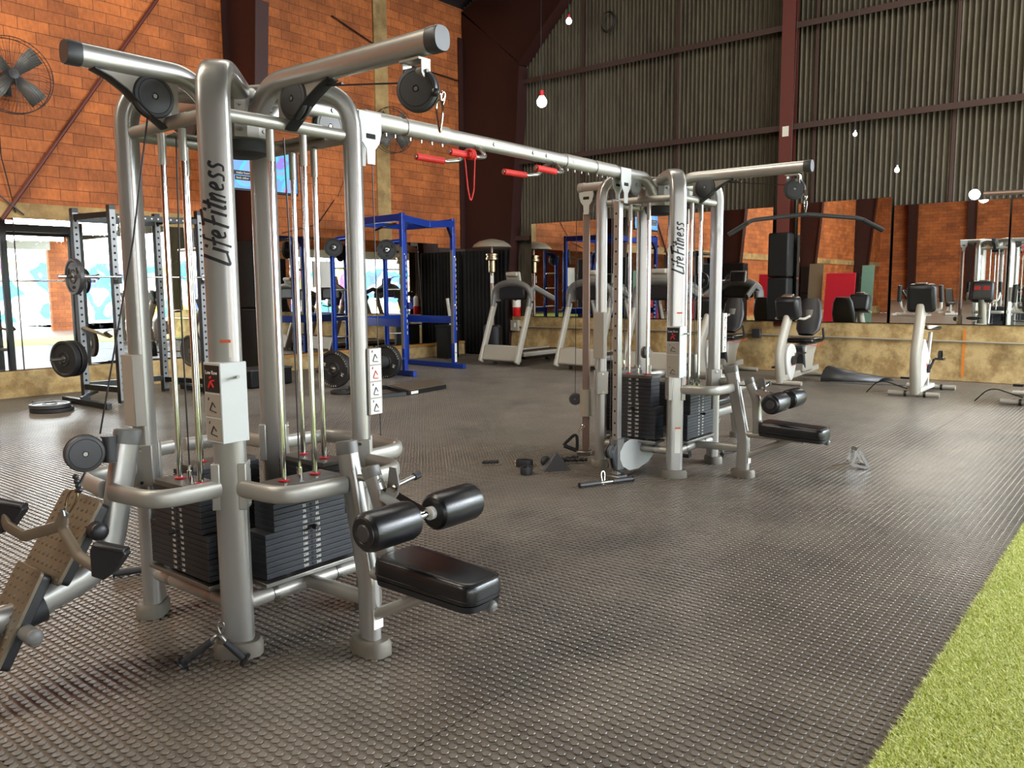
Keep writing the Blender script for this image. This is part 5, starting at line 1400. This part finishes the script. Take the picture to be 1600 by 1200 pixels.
# wide grip handle hanging at the low row
t = thing('rowing_grip_bar', 'brown two-armed row handle with black moulded grips hanging before the foot plates', 'cable handle', (1.28, 3.1, .66), world=True)
def Wp(px, py, d):      # a point on the view ray of the photo's pixel, at distance d along the view axis
    v = _r2*((px-800)/FPX) + _d2*((py-600)/FPX) + _f
    return Vector((0, 0, CAMH))+v*d
dd = 2.92
top = Wp(103, 802, dd)
armL = [Wp(103, 800, dd), Wp(92, 822, dd), Wp(38, 838, dd+.02), Wp(12, 822, dd+.05), Wp(2, 800, dd+.08)]
armR = [Wp(100, 800, dd), Wp(98, 826, dd), Wp(122, 868, dd-.04), Wp(152, 888, dd-.07), Wp(164, 884, dd-.07)]
vd = (_f*-1)
b = MB(); b.tube(fillet(armL, .03, 4), (.020, .010), 14, up=vd, n=3.2); b.tube(fillet(armR, .03, 4), (.020, .010), 14, up=vd, n=3.2); b.build('handle_frame', 'brown_steel', t)
def moulded(c, sc, flip):
    c = Vector(c); X = _r2*flip; Y = -_d2
    poly = [(-.045, .03), (-.035, .055), (.045, .035), (.055, .02), (.02, -.03), (-.01, -.05), (-.04, -.04)]
    b = MB(); b.prism([(p[0]*sc, p[1]*sc) for p in poly], c, X, Y, .035*sc)
    b.tube([c+X*(-.035*sc)+Y*(.045*sc), c+X*(.05*sc)+Y*(.028*sc)], (.022*sc, .011*sc), 12, up=Y); return b.build('moulded_grip', 'black_plastic', t, bevel=.006, smooth=40)
moulded(Wp(170, 876, dd-.08), 1.25, 1); moulded(Wp(12, 806, dd+.08), 1.25, 1)
carabiner(t, Wp(110, 786, dd), _r2+_d2*.3, -_d2+_r2*.35, .10, .024, .0042, 'brass')
b = MB(); b.tube([Wp(101, 806, dd-.01), Wp(99, 798, dd-.012), Wp(103, 794, dd)], .005, 8); b.build('eye_ring', 'chrome', t)
b = MB()
for k in range(4):
    p = Wp(120-2*k+4, 766-7*k, dd); b.ball(p, .011, 10)
b.tube([Wp(118, 770, dd), Wp(133, 738, dd+.02)], .0045, 8); b.build('cable_stop', 'black_plastic', t)
# V-grip triceps handle at the front foot
t = thing('v_handle', 'black V-shaped press-down handle propped on the front foot of the near tower', 'cable handle', (1.74, 2.9, 0), world=True)
c = Vector((1.706, 2.897, .125))
for e, in ((Vector((1.605, 3.00, .022)),), (Vector((1.775, 2.835, .022)),)):
    d = (e-c).normalized()
    b = MB(); b.cyl(c+d*.035, e, .0145, 16); gr = b.build('rubber_grip', 'rubber', t)
    b = MB(); b.lathe([(.012, -.002), (.027, .0), (.029, .004), (.026, .009), (.01, .012)], e, d, 20); b.build('end_flange', 'black_plastic', gr)
b = MB(); d1 = (Vector((1.605, 3.00, .022))-c).normalized(); d2 = (Vector((1.775, 2.835, .022))-c).normalized()
b.tube(fillet([c+d1*.045, c+Vector((0, 0, .012)), c+d2*.045], .02, 6), .0085, 10); b.build('bent_bar', 'steel', t)
carabiner(t, c+Vector((.01, .0, .03)), (.5, -.5, 0), (0, 0, 1), .05, .018, .004, 'steel', 'swivel_eye')
# loose straight bar behind the near tower
def straight_bar(a, c, label, rings=False):
    a = Vector(a); c = Vector(c); d = (c-a).normalized(); m_ = (a+c)/2
    t = thing('straight_bar', label, 'cable handle', tuple(m_), world=True)
    b = MB(); b.cyl(a, c, .013, 14); b.build('core', 'steel', t)
    ln = (c-a).length
    for s in (0, 1):
        p = a if s == 0 else c; e = d if s == 0 else -d
        b = MB(); b.cyl(p, p+e*ln*.38, .0185, 16); gr = b.build('rubber_grip', 'graphite', t)
        b = MB(); b.cyl(p-e*.006, p+e*.004, .022, 16); b.build('end_cap', 'black_plastic', gr)
    if rings: carabiner(t, m_+Vector((-.02, .02, .035)), (1, -.3, 0), (.2, .2, 1), .10, .026, .004)
    return t
straight_bar((1.93, 4.27, .022), (2.40, 4.05, .022), 'short straight bar with black grips lying behind the left column of the near tower')
straight_bar((5.02, 3.40, .022), (5.45, 3.20, .022), 'short straight bar with grey grips lying before the pulley housing of the far tower', True)
# far gear heap
t = thing('rope_handle', 'black braided triceps rope on the floor left of the far tower', 'cable handle', (5.5, 4.1, 0), world=True)
def braid(pts, r=.018):
    P_ = fillet(pts, .1, 8); out = []
    b = MB()
    for ph in (0, math.pi):
        path = []
        L_ = 0
        for i in range(len(P_)-1):
            for s_ in np.linspace(0, 1, 8, endpoint=False):
                p = P_[i].lerp(P_[i+1], float(s_)); d = (P_[i+1]-P_[i]).normalized(); L_ += (P_[i+1]-P_[i]).length/8
                x = d.orthogonal().normalized(); y = d.cross(x); q = L_*110+ph
                path.append(p+x*math.cos(q)*r*.5+y*math.sin(q)*r*.5)
        b.tube(path, r*.6, 6)
    return b
braid([(5.80, 3.86, .03), (5.66, 4.0, .03), (5.55, 3.98, .05)]).build('rope', 'rubber', t)
braid([(5.84, 3.98, .03), (5.68, 4.06, .03), (5.52, 4.05, .05)]).build('rope', 'rubber', t)
braid([(5.28, 4.42, .03), (5.16, 4.52, .03)]).build('rope', 'rubber', t)
b = MB(); b.cyl((5.50, 3.98, .04), (5.55, 4.0, .05), .028, 12); b.build('steel_collar', 'chrome', t)
b = MB(); b.ball((5.46, 4.05, .05), (.05, .04, .045), 12); b.build('rope_knot', 'rubber', t)
t = thing('foot_wedge', 'dark rubber wedge on the floor left of the far tower', 'wedge', (5.42, 3.95, 0), world=True)
b = MB(); b._add([(5.30, 3.95, 0), (5.48, 3.80, 0), (5.58, 3.92, 0), (5.40, 4.06, 0), (5.46, 3.93, .14), (5.50, 3.96, .14)], [(0, 3, 2, 1), (0, 1, 4), (2, 3, 5), (1, 2, 5, 4), (3, 0, 4, 5)]); b.build('body', 'graphite', t, bevel=.004)
def strap(P, label, rz):
    t = thing('ankle_strap', label, 'ankle strap', P, rz)
    b = MB(); b.tube([(.07*math.cos(q), .045*math.sin(q), .032) for q in np.linspace(.4, 5.8, 20)], (.006, .030), 10, up=(0, 0, 1), n=3.5); b.build('band', 'rubber', t)
    b = MB(); b.tube([(.075+.012*math.cos(q), .0, .03+.016*math.sin(q)) for q in np.linspace(0, 2*math.pi, 12, endpoint=False)], .003, 6, closed=True); b.build('ring', 'chrome', t)
    return t
strap((5.16, 4.02, 0), 'black ankle strap lying at the left end of the gear heap', .5)
strap((5.36, 4.20, 0), 'black ankle strap propped behind the rubber wedge', 2.2)
def d_handle(P, rz, label, fold=0):
    t = thing('stirrup_handle', label, 'cable handle', P, rz)
    b = MB(); b.cyl((-.06, 0, 0), (.06, 0, 0), .018, 16); b.build('grip', 'rubber', t)
    b = MB(); b.tube(fillet([(-.062, 0, 0), (-.055, 0, .03), (0, 0, .16), (.055, 0, .03), (.062, 0, 0)], .03, 4), (.015, .0035), 8, up=(0, 1, 0)); b.build('webbing', 'rubber', t)
    return t
h1 = d_handle((6.0, 4.40, .10), R(40), 'stirrup handle hanging from the rust-coloured holed post')
carabiner(h1, (.02, 0, .20), (1, 0, 0), (.3, 0, 1), .09, .02, .004)
h1.location = Wp(891, 700, 7.3); h1.rotation_euler = (R(5), R(22), R(-50))
# lat bars
t = thing('lat_bar', 'long dark lat pull-down bar with drooping ends hanging at the far tower', 'cable handle', (6.125, 2.16, 2.0), world=True)
y0 = 2.16
b = MB(); pth = fillet([(6.125-.10, y0+.52, 1.885), (6.125-.03, y0+.36, 1.99), (6.125, y0, 2.025), (6.125+.03, y0-.36, 1.99), (6.125+.08, y0-.52, 1.90)], .12, 7)
pth = [Vector((6.125+(p.y-y0)*-.55, y0+(p.y-y0)*.90, p.z)) for p in pth]
b.tube(pth, .0155, 14); lb_ = b.build('bar', 'graphite', t)
b = MB(); b.tube([pth[0], pth[0].lerp(pth[1], .98)], .018, 12); b.build('end_grip', 'rubber', lb_); b = MB(); b.tube([pth[-1], pth[-2]], .018, 12); b.build('end_grip', 'rubber', lb_)
carabiner(t, (6.125, y0, 2.085), (.6, .8, 0), (0, 0, 1), .10, .024, .0045)
b = MB(); b.ball((6.125, y0, 2.15), .014, 10); b.tube([(6.125, y0, 2.13), (6.125, y0+.01, 2.2)], .006, 8); b.build('cable_stop', 'chrome', t)
t = thing('snap_hook', 'empty snap hooks hanging from the near tower lat pulley', 'snap hook', (2.165, 2.08, 2.1), world=True)
carabiner(t, (2.165, 2.065, 2.105), (.3, -1, 0), (0, 0, 1), .11, .018, .004); carabiner(t, (2.175, 2.06, 2.165), (1, .2, 0), (0, -.2, 1), .05, .016, .004)
b = MB(); b.ball((2.165, 2.085, 2.19), .016, 10); b.tube([(2.165, 2.085, 2.19), (2.165, 2.12, 2.25)], .006, 8); b.build('cable_stop', 'black_plastic', t)
# metal row triangle near the turf
t = thing('row_triangle', 'bright metal close-grip row handle lying alone on the floor toward the turf', 'cable handle', (6.85, 2.0, 0), world=True)
TX0 = Vector((6.95, 1.97, 0)); ax = Vector((.62, -.78, 0)); bx_ = Vector((.78, .62, 0))
for s in (-1, 1):
    b = MB(); o_ = TX0+bx_*s*.055
    b.bar(o_+ax*.09+Vector((0, 0, .012)), o_+ax*.0+Vector((0, 0, .175)), .006, .022, up=ax); b.bar(o_+ax*.0+Vector((0, 0, .17)), o_-ax*.05+Vector((0, 0, .04)), .006, .022, up=ax); b.bar(o_-ax*.05+Vector((0, 0, .04)), o_+ax*.09+Vector((0, 0, .012)), .006, .022, up=(0, 0, 1)); b.build('side_plate', 'holed_chrome', t)
b = MB(); b.cyl(TX0+bx_*-.055+ax*.085+Vector((0, 0, .02)), TX0+bx_*.055+ax*.085+Vector((0, 0, .02)), .015, 14); b.cyl(TX0+bx_*-.055+Vector((0, 0, .165)), TX0+bx_*.055+Vector((0, 0, .165)), .015, 14); b.build('cross_grip', 'steel', t)
b = MB(); b.tube([TX0-ax*.05+Vector((0, 0, .04)), TX0-ax*.12+Vector((0, 0, .03)), TX0-ax*.2+Vector((0, 0, .012))], .008, 8); b.build('swivel_hook', 'brass', t)
for p, rz, lab in (((6.75, 3.05, .03), .4, 'stirrup handle on the floor under the far seat, nearer the post'), ((6.45, 3.28, .03), 1.7, 'black stirrup handle on the floor under the far tower')):
    h = d_handle(p, rz, lab); h.rotation_euler = (R(80), 0, rz)
# red strap and loop hung on the first hook
t = thing('red_band', 'thin red loop strap hanging from the nearer red grip under the beam', 'exercise band', (3.56, 3.2, 2.1), world=True)
gp = Vector((3.57, 3.17, 2.258))
b = MB()
for k in range(3): b.tube([gp+Vector((.012*k-.01, .026*math.cos(q), .026*math.sin(q))) for q in np.linspace(0, 2*math.pi, 14, endpoint=False)], .006, 6, closed=True)
b.build('wraps', 'red_grip', t)
b = MB(); b.tube(fillet([gp+Vector((-.03, .02, 0)), gp+Vector((-.028, .0, -.19)), gp+Vector((-.01, -.005, -.275)), gp+Vector((.012, -.01, -.20)), gp+Vector((.015, -.02, 0))], .05, 5), .0045, 8); b.build('loop', 'red_grip', t)

# ------------------------------------------------------------------ things seen only in the mirrors
t = thing('red_gym_mat', 'red mat leaning upright across the hall, seen in the mirror behind the lat bar', 'gym mat', (0.0, 9.15, 0), .0)
b = MB(); b.box((-.9, 0, 1.0), (.06, 1.0, 1.9), Matrix.Rotation(R(-8), 3, 'Y')); b.build('pad', 'red_mat', t, bevel=.01)
b = MB(); b.box((-.95, -.56, 1.0), (.06, .10, 1.9), Matrix.Rotation(R(-8), 3, 'Y')); b.build('edge', 'pad_black', t)
dup(t, (0.0, 11.6, 0), 0, 'red mat leaning across the hall, seen in the mirror left of the black padded post')
t = thing('plywood_sheet', 'pale sheets leaning behind the red mats, seen in the mirror', 'board', (0.0, 9.2, 0))
b = MB(); b.box((-1.2, .9, 1.15), (.03, .5, 2.3), Matrix.Rotation(R(-6), 3, 'Y')); b.build('sheet', 'tan_bench', t); b = MB(); b.box((-1.1, -.9, 1.1), (.03, .4, 2.2), Matrix.Rotation(R(-6), 3, 'Y')); b.build('sheet', 'pale_green', t)
def bench(P, rz, label):
    t = thing('incline_bench', label, 'bench', P, rz)
    b = MB(); b.box((0, 0, .62), (.28, .09, .80), Matrix.Rotation(R(-38), 3, 'X') @ Matrix.Rotation(0, 3, 'Z')); b.build('back_pad', 'vinyl', t, bevel=.03)
    b = MB(); b.box((0, -.42, .42), (.28, .34, .08)); b.build('seat', 'vinyl', t, bevel=.03)
    b = MB(); b.bar((0, -.7, .08), (0, .5, .08), .07, .07); b.bar((0, -.45, .08), (0, -.45, .40), .06, .06); b.bar((0, .2, .08), (0, .05, .6), .06, .06); b.bar((-.28, .5, .05), (.28, .5, .05), .07, .07); b.bar((-.22, -.7, .05), (.22, -.7, .05), .07, .07); b.build('frame', 'white_paint', t)
    return t
bn = bench((-4.0, 7.6, 0), R(20), 'bench out on the floor, seen in the mirrors of the corrugated wall')
dup(bn, (-5.6, 6.6, 0), R(70), 'second bench behind, seen in the mirrors of the corrugated wall')
dup(bn, (-3.0, 9.6, 0), R(-40), 'bench near the brick wall, seen in the mirrors of the corrugated wall')
t = thing('dumbbell_rack', 'black two-tier dumbbell rack seen in the mirrors', 'dumbbell rack', (-6.5, 3.4, 0))
for z in (.5, .95): 
    b = MB(); b.box((0, 0, z), (.45, 2.4, .05), Matrix.Rotation(R(15), 3, 'Y')); b.build('shelf', 'black_steel', t)
for s in (-1, 1):
    b = MB(); b.bar((0, s*1.1, 0), (0, s*1.1, 1.1), .08, .08, up=(1, 0, 0)); b.build('leg', 'black_steel', t)
db = thing('dumbbell', 'black hex dumbbell lying on the rack, seen in the mirrors', 'dumbbell', (-6.5, 2.4, .63), 0, 'dumbbells on the rack')
b = MB(); b.cyl((-.05, 0, 0), (.05, 0, 0), .016, 10); b.build('grip', 'steel', db)
for s in (-1, 1):
    b = MB(); b.cyl((s*.05, 0, 0), (s*.13, 0, 0), .065, 6); b.build('head', 'rubber', db)
for k in range(11): dup(db, (-6.5, 2.6+.18*(k % 11), .63), 0)
# chain-link screen beside the doors
t = thing('chain_fence', 'chain-link screen in front of the roller doors, seen in the left mirror', 'fence', (2.5, -6.6, 0), world=True)
b = MB()
for k in range(0, 34):
    x = 1.2+k*.1
    b.tube([(x, -6.6, .05), (x+.0, -6.6, 2.9)], .004, 4, caps=False)
for k in range(29):
    b.tube([(1.2, -6.605, .05+k*.1), (4.5, -6.605, .05+k*.1)], .004, 4, caps=False)
b.build('mesh', 'steel', t)
for x in (1.2, 2.85, 4.5):
    b = MB(); b.cyl((x, -6.6, 0), (x, -6.6, 3.0), .03, 12); b.build('post', 'silver_dull', t)
